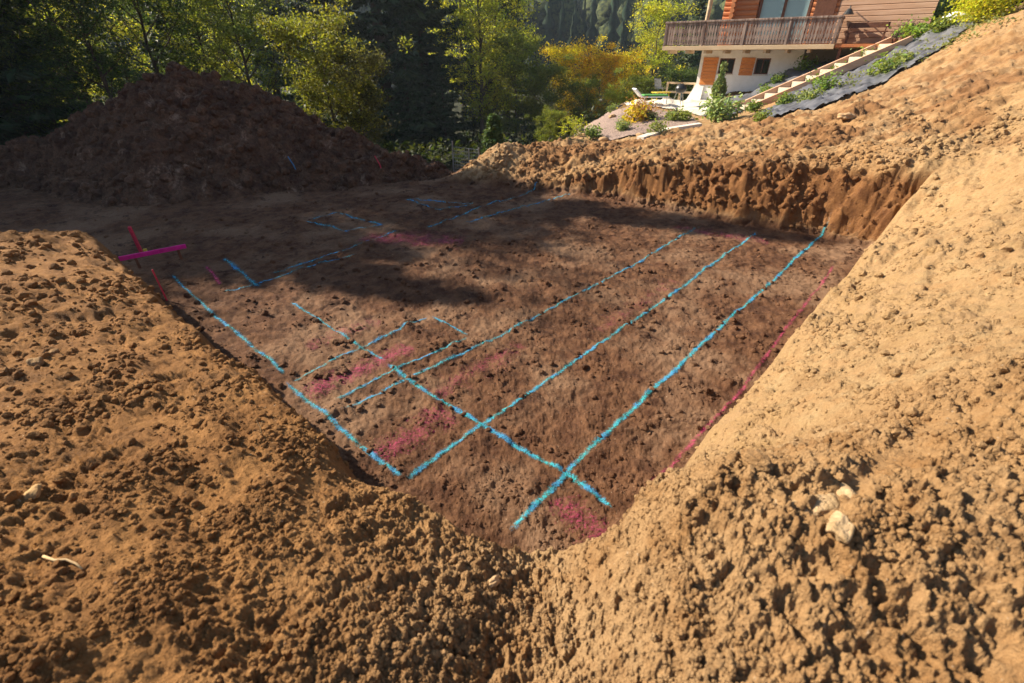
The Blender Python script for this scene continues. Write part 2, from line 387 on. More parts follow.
M = dict(
 soil=soil_material(), clod=clod_material(), heap=heap_material(),
 leaf=leaf_material('leaves', .52), needle=leaf_material('needles', .25),
 bark=simple('bark', (.11, .085, .06), (.055, .042, .032), .9, 9, .15, .6, .03, (1, 1, .25)),
 teal=paint_material('turquoise_spray_paint', (.028, .34, .37), (.045, .22, .40), -.015),
 pink=paint_material('pink_spray_paint', (.46, .040, .14), (.34, .05, .10), -.02),
 pinkwood=simple('pink_painted_wood', (.72, .012, .30), (.55, .01, .22), .6, 14, .3, .2, .004),
 redwood=simple('red_painted_wood', (.62, .03, .07), (.42, .02, .05), .6, 14, .3, .2, .004),
 plaster=simple('white_plaster', (.78, .76, .72), (.70, .68, .63), .9, 3, .2, .3, .006),
 log=simple('orange_log_wood', (.54, .215, .085), (.40, .140, .052), .65, 5, .3, .3, .006, (.15, 1, 1.5)),
 paleboard=simple('bleached_timber', (.62, .40, .27), (.48, .28, .17), .75, 5, .25, .3, .006, (.15, 1, 1.5)),
 greywood=simple('weathered_wood', (.34, .26, .215), (.11, .07, .058), .85, 5, .2, .5, .008, (2.5, 1, .2)),
 palewood=simple('pale_wood', (.55, .42, .27), (.45, .33, .20), .75, 7, .25, .3, .005, (.2, 1, 1)),
 shutter=simple('orange_shutter_wood', (.62, .235, .06), (.48, .16, .04), .6, 8, .3, .3, .005, (.3, 1, 1.6)),
 darkwood=simple('dark_brown_wood', (.16, .065, .035), (.10, .04, .022), .6, 8, .3, .3, .005),
 concrete=simple('pale_concrete', (.62, .56, .47), (.50, .45, .38), .9, 5, .2, .4, .006),
 stepstone=simple('worn_step_stone', (.47, .40, .31), (.33, .27, .20), .9, 5, .2, .5, .008),
 garden_metal=simple('grey_garden_furniture', (.50, .50, .48), (.38, .38, .37), .5, 9, .4, .1, .003),
 gravel=simple('pink_grey_gravel', (.37, .27, .22), (.16, .115, .10), .95, 18, .15, 1.0, .06),
 sheet=simple('grey_geotextile', (.125, .128, .142), (.060, .062, .072), .5, 2.5, .5, .6, .06),
 metal=simple('galvanised_metal', (.42, .42, .42), (.30, .30, .30), .45, 10, .5, .1, .002, metal=.7),
 black=simple('black_enamel', (.012, .012, .013), (.02, .02, .02), .35, 10, .5, .1, .002),
 white=simple('white_cloth', (.80, .80, .80), (.70, .70, .70), .8, 10, .3, .2, .01),
 stone=simple('pale_stone', (.42, .275, .145), (.33, .205, .105), .9, 14, .2, .6, .012),
 whitestone=simple('chalky_stone', (.46, .32, .18), (.30, .20, .10), .95, 26, .1, 1.0, .03),
 greenplastic=simple('green_fabric', (.10, .32, .08), (.07, .22, .05), .8, 10, .3, .2, .01),
 yellow=simple('yellow_plastic', (.62, .47, .04), (.5, .36, .03), .5, 10, .3, .1, .004),
 roof=simple('roof_tile', (.20, .10, .07), (.13, .07, .05), .8, 6, .2, .6, .02),
 twig=simple('dry_root', (.50, .36, .19), (.36, .24, .12), .85, 30, .2, .3, .003),
 blue=simple('blue_plastic', (.05, .20, .38), (.04, .14, .28), .6, 10, .3, .1, .003),
)
_g = N('window_glass')
_gb = _g.bsdf((.30, .46, .48), .05, .9); _gb.inputs['Coat Weight'].default_value = .6  # pale blue base colour stands in for the reflected sky
M['glass'] = _g.done(_gb)
_g = N('dark_window'); M['darkglass'] = _g.done(_g.bsdf((.012, .014, .014), .08, .6))

# ------------------------------------------------------------------ ground
def build_ground():
    th_f = np.radians(np.linspace(-73, 66, 1180))
    th_b = np.radians(np.linspace(66, 287, 90))[1:-1]
    th = np.concatenate([th_f, th_b]); nt = len(th)
    rs = [.12, .22, .32]
    r = .38
    while r < 46:
        rs.append(r)
        r += r*.0052 if r < 8 else (.0145 if r < 13.0 else min(.020+.012*(r-13.0), r*.012))
    rs += list(np.geomspace(47, 1300, 70)); rs = np.array(rs); nr = len(rs)
    T, RR = np.meshgrid(th, rs)
    X = (RR*np.sin(T)).ravel(); Y = (RR*np.cos(T)).ravel()
    Z = np.empty_like(X); at = [np.empty_like(X) for _ in range(4)]
    for k in range(0, len(X), 200000):
        s = slice(k, k+200000)
        z, *ms = terrain(X[s], Y[s]); Z[s] = z
        for a, m in zip(at, ms): a[s] = m
    i = np.arange(nr-1)[:, None]*nt; j = np.arange(nt)[None, :]; j2 = (j+1) % nt
    Q = np.stack([i+j, i+j2, i+nt+j2, i+nt+j], -1).reshape(-1, 4)[:, ::-1]
    V = np.stack([X, Y, Z], 1)
    c = len(V); V = np.vstack([V, [[0, 0, gz1(0, 0)]]])
    me = npmesh('ground', V, Q, M['soil'], True)
    for nm, a in zip(('floor', 'face', 'batter', 'wild'), at): attr(me, nm, np.append(a, 0))
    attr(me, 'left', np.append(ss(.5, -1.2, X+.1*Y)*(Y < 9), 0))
    o = link(bpy.data.objects.new('ground', me)); structure(o, 'ochre soil excavation with flat brown pit floor and sloping banks')
    print('ground', nr, nt, len(V))
    return th_f, rs, Z.reshape(nr, nt)
TH, RS, ZG = build_ground()
def mesh_z(x, y):
    """height of the built ground mesh (bilinear in its rings)"""
    x = np.atleast_1d(np.asarray(x, float)); y = np.atleast_1d(np.asarray(y, float))
    t = np.arctan2(x, y); r = np.hypot(x, y)
    ft = np.clip((t-TH[0])/(TH[1]-TH[0]), 0, len(TH)-1.001); i = ft.astype(int); a = ft-i
    k = np.clip(np.searchsorted(RS, r)-1, 0, len(RS)-2); b = np.clip((r-RS[k])/(RS[k+1]-RS[k]), 0, 1)
    return (ZG[k, i]*(1-a)+ZG[k, i+1]*a)*(1-b)+(ZG[k+1, i]*(1-a)+ZG[k+1, i+1]*a)*b
def mz1(x, y): return float(mesh_z(x, y)[0])

# ------------------------------------------------------------------ loose clods (uncountable)
def ico(sub):
    t = (1+5**.5)/2
    v = [(-1,t,0),(1,t,0),(-1,-t,0),(1,-t,0),(0,-1,t),(0,1,t),(0,-1,-t),(0,1,-t),(t,0,-1),(t,0,1),(-t,0,-1),(-t,0,1)]
    f = [(0,11,5),(0,5,1),(0,1,7),(0,7,10),(0,10,11),(1,5,9),(5,11,4),(11,10,2),(10,7,6),(7,1,8),(3,9,4),(3,4,2),(3,2,6),(3,6,8),(3,8,9),(4,9,5),(2,4,11),(6,2,10),(8,6,7),(9,8,1)]
    v = [np.array(p)/np.linalg.norm(p) for p in v]
    for _ in range(sub):
        nf = []; cache = {}
        def mid(a, b):
            k = (min(a, b), max(a, b))
            if k not in cache:
                m = v[a]+v[b]; v.append(m/np.linalg.norm(m)); cache[k] = len(v)-1
            return cache[k]
        for a, b, c in f:
            x, y, z = mid(a, b), mid(b, c), mid(c, a); nf += [(a,x,z),(b,y,x),(c,z,y),(x,y,z)]
        f = nf
    return np.array(v), np.array(f)
def lump(sub, rs, amp=.28, planes=7):
    v, f = ico(sub); q = np.random.RandomState(rs)
    v = v*np.array([1, .8+.3*q.rand(), .65+.3*q.rand()])
    for _ in range(planes):      # broken facets
        d = q.randn(3); d /= np.linalg.norm(d); h = .62+.25*q.rand()
        k = v @ d; v = v-np.maximum(k-h, 0)[:, None]*d[None]*.85
    nz = amp*.5*np.sin(v @ q.randn(3)*3+q.rand()*6)+amp*.35*np.sin(v @ q.randn(3)*6+q.rand()*6)+amp*.2*np.sin(v @ q.randn(3)*11)
    return v*(1+nz[:, None]*.6), f
def build_clods():
    n = 150000
    th = np.radians(R.uniform(-72, 60, n)); r = np.exp(R.uniform(math.log(.5), math.log(16), n))
    x = r*np.sin(th); y = r*np.cos(th)
    n2 = fbm(x*2.2, y*2.2, 4, 70); n4 = fbm(x*.9, y*.9, 3, 71)
    fl, fa, ba, wi = terrain(x, y, False)[1:]
    keep = R.rand(n) < np.clip(.10+.9*ss(-.3, .55, n2)**1.3, 0, 1)*(1-.25*ba*(n4 < .0))*(1-.72*fl)*(1-.8*groove(x, y))*(wi < .3)
    keep &= ~((y > 15.2) & (x > 3))
    x, y, r = x[keep], y[keep], r[keep]; n = len(x)
    size = (.0026+.011*R.rand(n)**6)*np.clip(r, .9, 6)**.8
    # broken lumps of the far cut face and of the ragged rim above it
    m = 5200; ax = R.uniform(-1.5, 9.5, m); t = R.rand(m)
    fy = np.interp(ax, [-1.5, 1.28, 5.24, 6.9, 9.5], [13.3, 12.5, 9.46, 8.5, 8.7])+t*R.choice([.9, 1.1, 3.2], m)
    cl = fbm(ax*1.1, fy*1.1, 3, 77)
    k = R.rand(m) < .25+.75*ss(-.2, .4, cl)
    k &= ~((fy > 15.2) & (ax > 3)); ax, fy = ax[k], fy[k]
    x = np.append(x, ax); y = np.append(y, fy); r = np.hypot(x, y)
    size = np.append(size, .014+.080*R.rand(len(ax))**4); n = len(x)
    z, *ms = terrain(x, y)
    zz = mesh_z(x, y)+size*.12
    V0 = []; F0 = []; idx = []; b = 0
    big = size/r*455
    groups = [(big < 2.2, 0), ((big >= 2.2) & (big < 6), 1), (big >= 6, 2)]
    for sel, sub in groups:
        ids = np.where(sel)[0]
        for k in range(10):
            q = ids[k::10]
            if not len(q): continue
            v, f = lump(sub, 20+k+sub*13, .42, 9 if sub else 3)
            a = R.rand(len(q))*6.283; c, s_ = np.cos(a), np.sin(a); ti = R.uniform(-1, 1, len(q)); ct, st = np.cos(ti), np.sin(ti)
            vx = v[None, :, 0]; vy = v[None, :, 1]*ct[:, None]-v[None, :, 2]*st[:, None]; vz = v[None, :, 1]*st[:, None]+v[None, :, 2]*ct[:, None]
            X = vx*c[:, None]-vy*s_[:, None]; Y = vx*s_[:, None]+vy*c[:, None]
            P = np.stack([X, Y, vz], -1)*size[q][:, None, None]+np.stack([x[q], y[q], zz[q]], -1)[:, None, :]
            V0.append(P.reshape(-1, 3)); F0.append((f[None]+(np.arange(len(q))*len(v))[:, None, None]+b).reshape(-1, 3)); idx.append(np.repeat(q, len(v))); b += len(q)*len(v)
    idx = np.concatenate(idx)
    me = npmesh('soil_clods', np.vstack(V0), np.vstack(F0), M['soil'], False)
    for nm, a in zip(('floor', 'face', 'batter', 'wild'), ms): attr(me, nm, a[idx])
    attr(me, 'left', (ss(.5, -1.2, x+.1*y)*(y < 9))[idx])
    o = link(bpy.data.objects.new('soil_clods', me)); tag(o, 'crumbled ochre clods strewn over the banks and pit floor', 'soil clods', kind='stuff')
    print('clods', n, b)
build_clods()

# ------------------------------------------------------------------ single stones and roots
def stone(u, v, size, label, mat, sq=(1, .8, .6), seed=1, sink=.3, name='stone', group=None):
    p = hit(u, v, smooth=False); vv, f = lump(3, seed, .30, 14)
    z = mz1(p[0], p[1])
    o = meshobj(name, vv*np.array(sq)*size, f, mat, None, True)
    o.location = (p[0], p[1], z+size*sq[2]*(1-sink)*.7); o.rotation_euler = (0, 0, seed*1.3)
    tag(o, label, 'stone', group); return o
stone(494, 584, .030, 'pale angular stone standing out in the crumbly notch between the two banks', M['stone'], (1, .7, .9), 3, .2)
stone(36, 494, .042, 'flat angular stone lying on the left bank near the photo edge', M['clod'], (1.2, .7, .55), 4)
stone(818, 503, .075, 'large chalky lump beside the smooth furrow in the right foreground', M['whitestone'], (1.6, .6, .34), 5, 1.75)
stone(852, 497, .060, 'second chalky lump along the furrow, up the slope from the largest one', M['whitestone'], (1.2, .6, .4), 6, 1.75)
stone(842, 527, .050, 'small chalky lump below the furrow in the right foreground', M['whitestone'], (1.2, .7, .4), 8, 1.75)
stone(752, 466, .055, 'brown clod lying alone on the smooth right slope', M['soil'], (1.1, .9, .7), 9, .2, 'soil_clod')
stone(846, 119, .20, 'broad flat boulder on the slope below the garden stairs', M['stone'], (1.4, .9, .6), 10, .6, 'boulder')
stone(38, 366, .055, 'rounded dark clod at the left edge of the lit left bank', M['soil'], (1, .9, .75), 12, .2, 'soil_clod')
stone(55, 355, .045, 'small clod just above the rounded one on the left bank', M['soil'], (1, .9, .75), 13, .2, 'soil_clod')
def root(pts, rad, label, lift=.01):
    P = []
    for (u, v) in pts:
        p = hit(u, v, smooth=False); P.append((p[0], p[1], mz1(p[0], p[1])+lift))
    o = P[0]; mb = MB(); mb.tube([np.array(q)-np.array(o) for q in P], [rad*(1-.5*i/len(P)) for i in range(len(P))], 6)
    ob = mb.build('root', M['twig'], None, True); ob.location = o; tag(ob, label, 'root')
root([(45, 558), (56, 562), (68, 562), (78, 566), (84, 571)], .005, 'thin pale root lying on the lower left bank')
def sprig(u, v, h, label):
    p = hit(u, v, smooth=False); z = mz1(p[0], p[1]); mb = MB()
    mb.tube([(0, 0, -.02), (.006, .004, h*.5), (.002, .0, h)], [.003, .0025, .0012], 5)
    mb.tube([(.006, .004, h*.5), (.022, .01, h*.85)], [.002, .001], 5)
    ob = mb.build('twig', M['twig'], None, True); ob.location = (p[0], p[1], z); tag(ob, label, 'twig')
sprig(262, 436, .10, 'short dry twig poking up from the crest of the left bank')

# ------------------------------------------------------------------ spray-painted lines
def poly_plan(px, z=0.03):
    return [on_z(u, v, z)[:2] for u, v in px]
def paint(name, chains, width, mat, label, group, cover=0.0, cat='paint line', plan=False, ncross=7):
    VV = []; FF = []; ed = []; co = []; b = 0
    for ch in chains:
        P = [np.array(p) for p in (ch if plan else poly_plan(ch))]
        pts = []
        for a, c in zip(P[:-1], P[1:]):
            k = max(2, int(np.linalg.norm(c-a)/.022)); pts += [a+(c-a)*i/k for i in range(k)]
        pts.append(P[-1]); pts = np.array(pts); m = len(pts)
        L = np.arange(m)*.022
        d = np.gradient(pts, axis=0); 
        d = np.stack([np.convolve(np.pad(d[:, q], 4, mode='edge'), np.ones(9)/9, 'valid') for q in (0, 1)], 1)
        d /= np.linalg.norm(d, axis=1)[:, None]+1e-9
        nrm = np.stack([-d[:, 1], d[:, 0]], 1)
        wv = width*(1+.35*pn(L*2.3+pts[0, 0]*7, L*0+1.7, 5))
        off = .022*pn(L*1.1+pts[0, 1]*3, L*0+.3, 6)
        for j in range(ncross):
            s = -1+2*j/(ncross-1)
            q = pts+nrm*(wv*s*.5+off)[:, None]
            zz = np.maximum(mesh_z(q[:, 0], q[:, 1]), .5*mesh_z(q[:, 0]+.012, q[:, 1])+.5*mesh_z(q[:, 0], q[:, 1]+.014))+.007
            VV.append(np.column_stack([q, zz])); ed.append(np.full(m, abs(s)))
            e = np.minimum(np.arange(m), np.arange(m)[::-1])*.022
            co.append((cover if cover > .05 else .05+(cover-.05)*(.55 if ncross > 7 else .38))+(-.008 if mat is M['pink'] else 0)-.25*(1-ss(0, .12, e)))
        i = np.arange(m-1)[:, None]; j = np.arange(ncross-1)[None, :]
        Q = np.stack([b+j*m+i, b+j*m+i+1, b+(j+1)*m+i+1, b+(j+1)*m+i], -1).reshape(-1, 4)
        FF.append(Q); b += m*ncross
    me = npmesh(name, np.vstack(VV), np.vstack(FF)[:, ::-1], mat, True)
    attr(me, 'edge', np.concatenate(ed)); attr(me, 'cover', np.concatenate(co))
    o = link(bpy.data.objects.new(name, me)); tag(o, label, cat, group); return o
TG = 'turquoise marking lines sprayed on the pit floor'; PG = 'pink marking paint sprayed on the pit floor'
W = .088
paint('paint_line', [[(508,528),(567,470),(640,399),(720,325),(790,262),(824,231)]], W, M['teal'], 'bright turquoise sprayed line nearest the right bank, running up to the far bank', TG, .10)
paint('paint_line', [[(403,477),(480,422),(620,328),(700,271),(758,230)]], W, M['teal'], 'long turquoise sprayed line, middle of the three running to the far bank', TG, .08)
paint('paint_line', [[(340,409),(390,384),(443,360),(517,323),(600,281),(700,224)]], W, M['teal'], 'fainter turquoise sprayed line, leftmost of the three running to the far bank', TG, .052)
paint('paint_line', [[(386,360),(430,390),(482,422),(567,470),(618,506)]], W, M['teal'], 'turquoise sprayed cross line meeting the long lines nearest the camera', TG, .08)
paint('paint_line', [[(285,379),(345,428),(405,476)]], W, M['teal'], 'turquoise sprayed line hugging the foot of the left bank', TG, .06)
paint('paint_line', [[(328,401),(400,365),(470,333)],[(470,333),(430,312)],[(430,312),(360,345),(287,380)]], W*.85, M['teal'], 'turquoise sprayed narrow rectangle beside the left bank', TG, .055, 'painted outline')
paint('paint_line', [[(170,271),(215,314),(268,357),(285,374)]], W*1.1, M['teal'], 'dim turquoise sprayed line in tree shade along the left bank', TG, .055)
paint('paint_line', [[(289,299),(330,325),(386,360)]], W*.9, M['teal'], 'short turquoise sprayed line between shade and the narrow rectangle', TG, .055)
paint('paint_line', [[(222,254),(258,284)]], W*1.7, M['teal'], 'short thick turquoise sprayed dash in the shade near the pink board', TG, .06)
paint('paint_line', [[(268,272),(346,247),(400,228)]], W*1.1, M['teal'], 'dim turquoise sprayed line crossing the shaded floor, the upper of two', TG, .052)
paint('paint_line', [[(219,291),(290,269),(360,252)]], W*1.1, M['teal'], 'dim turquoise sprayed line crossing the shaded floor, the lower of two', TG, .05)
paint('paint_line', [[(304,217),(337,208),(381,222),(346,229),(304,217)]], W*1.6, M['teal'], 'turquoise sprayed four-sided outline in the shade before the spoil heap', TG, .05, 'painted outline')
paint('paint_line', [[(405,197),(440,207),(472,201),(405,197)]], W*1.6, M['teal'], 'turquoise sprayed triangle at the far edge of the floor', TG, .04, 'painted outline')
paint('paint_line', [[(425,226),(480,205),(539,186)]], W*1.3, M['teal'], 'faint turquoise sprayed line in the far shade, nearer the triangle', TG, .052)
paint('paint_line', [[(462,221),(520,205),(572,192)]], W*1.3, M['teal'], 'faint turquoise sprayed line in the far shade, nearer the far bank', TG, .052)
paint('paint_line', [[(648,490),(700,432),(740,389),(800,309),(836,262)]], W*1.1, M['pink'], 'long pink sprayed line along the foot of the right bank', PG, -.05)
paint('paint_line', [[(204,263),(220,282)]], W*1.2, M['pink'], 'short pink sprayed dash in the shade by the thick turquoise dash', PG, .08)
def blob(cx, cy, w, ang, length, label, cover):
    p = on_z(cx, cy, .03)[:2]; d = np.array([math.cos(ang), math.sin(ang)])
    paint('paint_patch', [[p-d*length/2, p+d*length/2]], w*1.8, M['pink'], label, PG, cover, 'paint patch', True, 13)
A1 = math.atan2(.73, .68)
blob(412, 237, 1.0, A1-.9, 2.2, 'large pink sprayed patch lit by sun in the middle of the shade', -.07)
blob(362, 366, .40, A1, 1.5, 'pink sprayed patch inside the narrow turquoise rectangle', -.08)
blob(415, 428, .50, A1, 1.0, 'pink sprayed patch left of the nearest turquoise crossing', -.12)
blob(580, 515, .35, A1+1.5, .7, 'faint pink sprayed patch at the near corner of the floor', -.11)
blob(480, 365, .55, A1, 1.6, 'faint pink sprayed patch between the two left long lines', -.20)
blob(345, 330, .5, A1, 1.2, 'faint pink sprayed patch above the narrow rectangle', -.19)
blob(640, 300, .45, A1, 2.4, 'faint pink sprayed streak in the middle of the sunlit floor', -.22)
blob(720, 232, .5, A1-1.4, 2.0, 'pink sprayed patch at the foot of the far bank', -.12)

# marks on the far cut face
def facemark(px, mat, label, w=.10, cover=.0):
    ch = [hit(u, v, smooth=True)[:2] for u, v in px]
    paint('paint_mark', [ch], w, mat, label, 'paint marks on the far bank', cover, 'paint mark', True)
facemark([(822,226),(828,208)], M['teal'], 'turquoise mark where the right line climbs the far bank', .12, .05)
facemark([(851,222),(857,206)], M['teal'], 'turquoise mark on the far bank nearest the right slope', .14, -.06)
facemark([(748,196),(753,184)], M['teal'], 'turquoise mark on the far bank above the middle line', .14, -.08)
facemark([(716,205),(724,196)], M['pink'], 'pink mark low on the far bank', .14, -.06)

# ------------------------------------------------------------------ stakes and boards
def stake():
    b = on_z(141, 251, 0.02); t = ray(127, 222); k = b[1]/t[1]; top = np.array([t[0]*k, b[1], CAMZ+t[2]*k])
    r = empty('marker_stake', (b[0], b[1], mz1(b[0], b[1])))
    h = top[2]-b[2]; dx = (top[0]-b[0])
    mb = MB(); mb.add([(-.028,-.014,-.05),(.028,-.014,-.05),(.028,.014,-.05),(-.028,.014,-.05),(-.028+dx,-.014,h),(.028+dx,-.014,h),(.028+dx,.014,h+.02),(-.028+dx,.014,h+.02)],
           [(0,3,2,1),(4,5,6,7),(0,1,5,4),(1,2,6,5),(2,3,7,6),(3,0,4,7)])
    mb.build('post', M['redwood'], r)
    mb = MB(); mb.tube([(.08,.0,.02),(.085,.0,.14)], .03, 10); mb.build('peg', M['yellow'], r)
    tag(r, 'upright pink wooden stake with yellow peg beside the magenta board', 'stake')
stake()
def board():
    a = on_z(119, 259, .28); b = on_z(186, 246, .28)
    r = empty('marker_board', ((a[0]+b[0])/2, (a[1]+b[1])/2, .28))
    L = np.linalg.norm((b-a)[:2]); ang = math.atan2(b[1]-a[1], b[0]-a[0]); r.rotation_euler = (0, 0, ang)
    mb = MB(); mb.box(-L/2, L/2, -.014, .014, -.036, .036, .004); mb.build('plank', M['pinkwood'], r)
    for s in (-.28, .36):
        mb = MB(); mb.box(s*L-.02, s*L+.02, .0145, .045, -.22, .03, .003); mb.build('peg', M['darkwood'], r)
    tag(r, 'magenta horizontal board on pegs at the edge of the left bank', 'board')
board()
def stick():
    b = on_z(166, 298, .02); t = ray(151, 267); k = b[1]/t[1]
    r = MB(); r.tube([(0, 0, -.05), (t[0]*k-b[0], 0, CAMZ+t[2]*k-b[2])], .011, 6)
    o = r.build('survey_stick', M['redwood']); o.location = (b[0], b[1], mz1(b[0], b[1])); tag(o, 'thin red stick leaning at the shaded foot of the left bank', 'stick')
stick()

# ------------------------------------------------------------------ spoil heap
LUMPS = [lump(1, 70+k, .42, 8) for k in range(12)]
def build_heap():
    xs = np.arange(-18.5, -1.8, .035); ys = np.arange(10.8, 18.8, .035)
    X, Y = np.meshgrid(xs, ys); x = X.ravel(); y = Y.ravel()
    hx = np.array([-18.5, -16, -13.7, -12.4, -11.1, -10.1, -9.2, -8.5, -7.85, -6.3, -4.35, -2.9, -1.8])
    hz = np.array([.2, .55, 1.05, 1.6, 2.12, 2.48, 2.66, 2.5, 2.3, 1.62, .78, .22, -.2])
    yr = 15+.35*pn(x*.35, x*0, 200)
    top = np.interp(x+.25*pn(x*.7, y*.7, 201), hx, hz)
    d = np.abs(y-yr)
    sl = np.where(y < yr, .80, .75)
    z = top-sl*(np.sqrt(d*d+.20)-.42)
    z = z+.16*fbm(x*.8, y*.8, 4, 202)+.07*fbm(x*2.6, y*2.6, 3, 206)
    z = z+.03*pn(x*5, y*1.2, 203)+.05*fbm(x*4, y*4, 4, 204, .65)
    z = z+.6*clod(x, y, .42, .35, 210)+.7*clod(x, y, .22, .55, 211)+.7*clod(x, y, .12, .65, 212)
    g = terrain(x, y, False)[0]
    z = np.where(z < g-.15, g-.15, z)
    ny, nx = X.shape
    i = np.arange(ny-1)[:, None]*nx; j = np.arange(nx-1)[None, :]
    Q = np.stack([i+j, i+j+1, i+nx+j+1, i+nx+j], -1).reshape(-1, 4)
    hi = (z > g-.10)
    keep = hi[Q].any(1); Q = Q[keep]
    used = np.unique(Q); mp = np.full(len(z), -1); mp[used] = np.arange(len(used))
    V = np.stack([x, y, z], 1)[used]-[-9.2, 14, 0]; Q = mp[Q]
    tri = np.vstack([Q[:, [0, 1, 2]], Q[:, [0, 2, 3]]]); VV = [V]; FF = [tri]; b = len(V)
    c = np.where((y < 15.6) & hi)[0]; c = c[R.randint(0, len(c), 5200)]
    for k in c:
        v, f = LUMPS[k % 12]; sz = .025+.14*R.rand()**5; an = R.rand()*6.28; cc, sn = math.cos(an), math.sin(an)
        VV.append(np.column_stack([v[:, 0]*cc-v[:, 1]*sn, v[:, 0]*sn+v[:, 1]*cc, v[:, 2]])*sz+[x[k]+9.2, y[k]-14, z[k]+sz*.15]); FF.append(f+b); b += len(v)
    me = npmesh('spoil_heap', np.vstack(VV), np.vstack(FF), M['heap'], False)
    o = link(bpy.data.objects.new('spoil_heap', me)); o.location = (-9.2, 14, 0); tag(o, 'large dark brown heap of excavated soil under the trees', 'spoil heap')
    def hz_at(px, py):
        k = np.argmin((x-px)**2+(y-py)**2); return float(z[k])
    return hz_at
heap_z = build_heap()
def heap_stick(u, v, col, label, yy=13.2):
    d = ray(u, v); best = None
    for t in np.linspace(9, 15, 400):
        p = d*t
        if p[1] > 11 and p[0] > -18 and CAMZ+p[2] < heap_z(p[0], p[1]): best = p; break
    if best is None: best = d*13
    z = heap_z(best[0], best[1]); mb = MB()
    mb.tube([(0, 0, -.08), (-.05, 0, .14), (-.16, .02, .36)], [.018, .018, .014], 6)
    o = mb.build('marker_stick', col); o.location = (best[0], best[1], z); tag(o, label, 'stick')
heap_stick(297, 172, M['blue'], 'short blue stick stuck in the front of the spoil heap')
heap_stick(382, 170, M['redwood'], 'short red stick at the right foot of the spoil heap')

# ------------------------------------------------------------------ vegetation meshes
def leaf_mesh(name, cen, size, mat, up=.35, elong=1.9, rs=None, dirs=None, hue=None):
    q = rs or R; n = len(cen)
    a = q.randn(n, 3)
    if dirs is not None: a = dirs+.35*a
    a[:, 2] *= 1-up if dirs is None else 1
    a /= np.linalg.norm(a, axis=1)[:, None]
    b = np.cross(a, q.randn(n, 3)+[0, 0, .8]); b /= np.linalg.norm(b, axis=1)[:, None]+1e-9
    nn = np.cross(a, b)
    s = size*(.6+.8*q.rand(n))[:, None]
    a = a*s*elong*.5; b = b*s*.5
    bend = nn*s*.18
    V = np.stack([cen-a, cen+b+bend, cen+a, cen-b+bend], 1).reshape(-1, 3)
    Q = np.arange(4*n).reshape(n, 4)
    me = npmesh(name, V, Q, mat, False)
    va = q.rand(n); hu = q.rand(n) if hue is None else hue
    attr(me, 'var', np.repeat(va, 4)); attr(me, 'hue', np.repeat(hu, 4))
    return me
def mbmesh(mb, name, mat):
    me = bpy.data.meshes.new(name); me.from_pydata(mb.v, [], mb.f); me.materials.append(mat)
    me.polygons.foreach_set('use_smooth', [True]*len(me.polygons)); me.update(); return me
def deciduous(seed, H, rad, base, limbs, clumps, leaves, lsize, spread=.42, narrow=1.0, mat=None):
    q = np.random.RandomState(seed); mb = MB()
    P = [np.array([0, 0, -.4])]; k = 9
    for i in range(1, k+1):
        P.append(np.array([.10*q.randn()*i/k*H*.12, .10*q.randn()*i/k*H*.12, H*.93*i/k]))
    r0 = H*.0135
    mb.tube(P, [r0*(1.25 if i == 0 else (1-.88*i/k)) for i in range(k+1)], 8)
    tips = []
    for i in range(limbs):
        f = base+(1-base)*(i+q.rand()*.8)/limbs*.95; h = H*.93*min(f, .98)
        kk = min(int(f*k), k-1); p0 = P[kk]+(P[kk+1]-P[kk])*(f*k-kk)
        an = i*2.4+q.randn()*.4
        env = math.sin(math.pi*min(1, max(.08, (f-base*.6)/(1.08-base*.6)))**.75)
        L = rad*(.55+.5*q.rand())*(.35+.75*env)*narrow
        d = np.array([math.cos(an), math.sin(an), .35+.6*f]); d /= np.linalg.norm(d)
        mid = p0+d*L*.5+[0, 0, .05*L]; end = p0+d*L+[0, 0, .22*L]
        rr = r0*(1-.85*f)*.55+.008
        mb.tube([p0, mid, end], [rr, rr*.6, .006], 5, False)
        tips += [end, mid+.6*(end-mid)]
        for s in range(4):
            b0 = p0+(end-p0)*(.3+.6*q.rand()); e = b0+(d+.85*q.randn(3))*L*.38
            mb.tube([b0, (b0+e)/2+[0, 0, .04*L], e], [rr*.4, rr*.28, .004], 4, False)
            tips += [e, (b0+e)/2]
    tips.append(P[-1]); tips = np.array(tips)
    cc = tips[q.randint(0, len(tips), clumps)]+q.randn(clumps, 3)*spread*.8*[1, 1, .7]
    cen = np.repeat(cc, leaves, 0)+q.randn(clumps*leaves, 3)*spread*np.repeat(.5+.9*q.rand(clumps), leaves)[:, None]*[1, 1, .6]
    hue = np.clip(np.repeat(q.rand(clumps), leaves)*.7+.3*q.rand(clumps*leaves), 0, 1)
    cen = cen[cen[:, 2] > .3]; hue = hue[:len(cen)]
    return mbmesh(mb, 'trunk', M['bark']), leaf_mesh('crown', cen, lsize, mat or M['leaf'], rs=q, hue=hue)
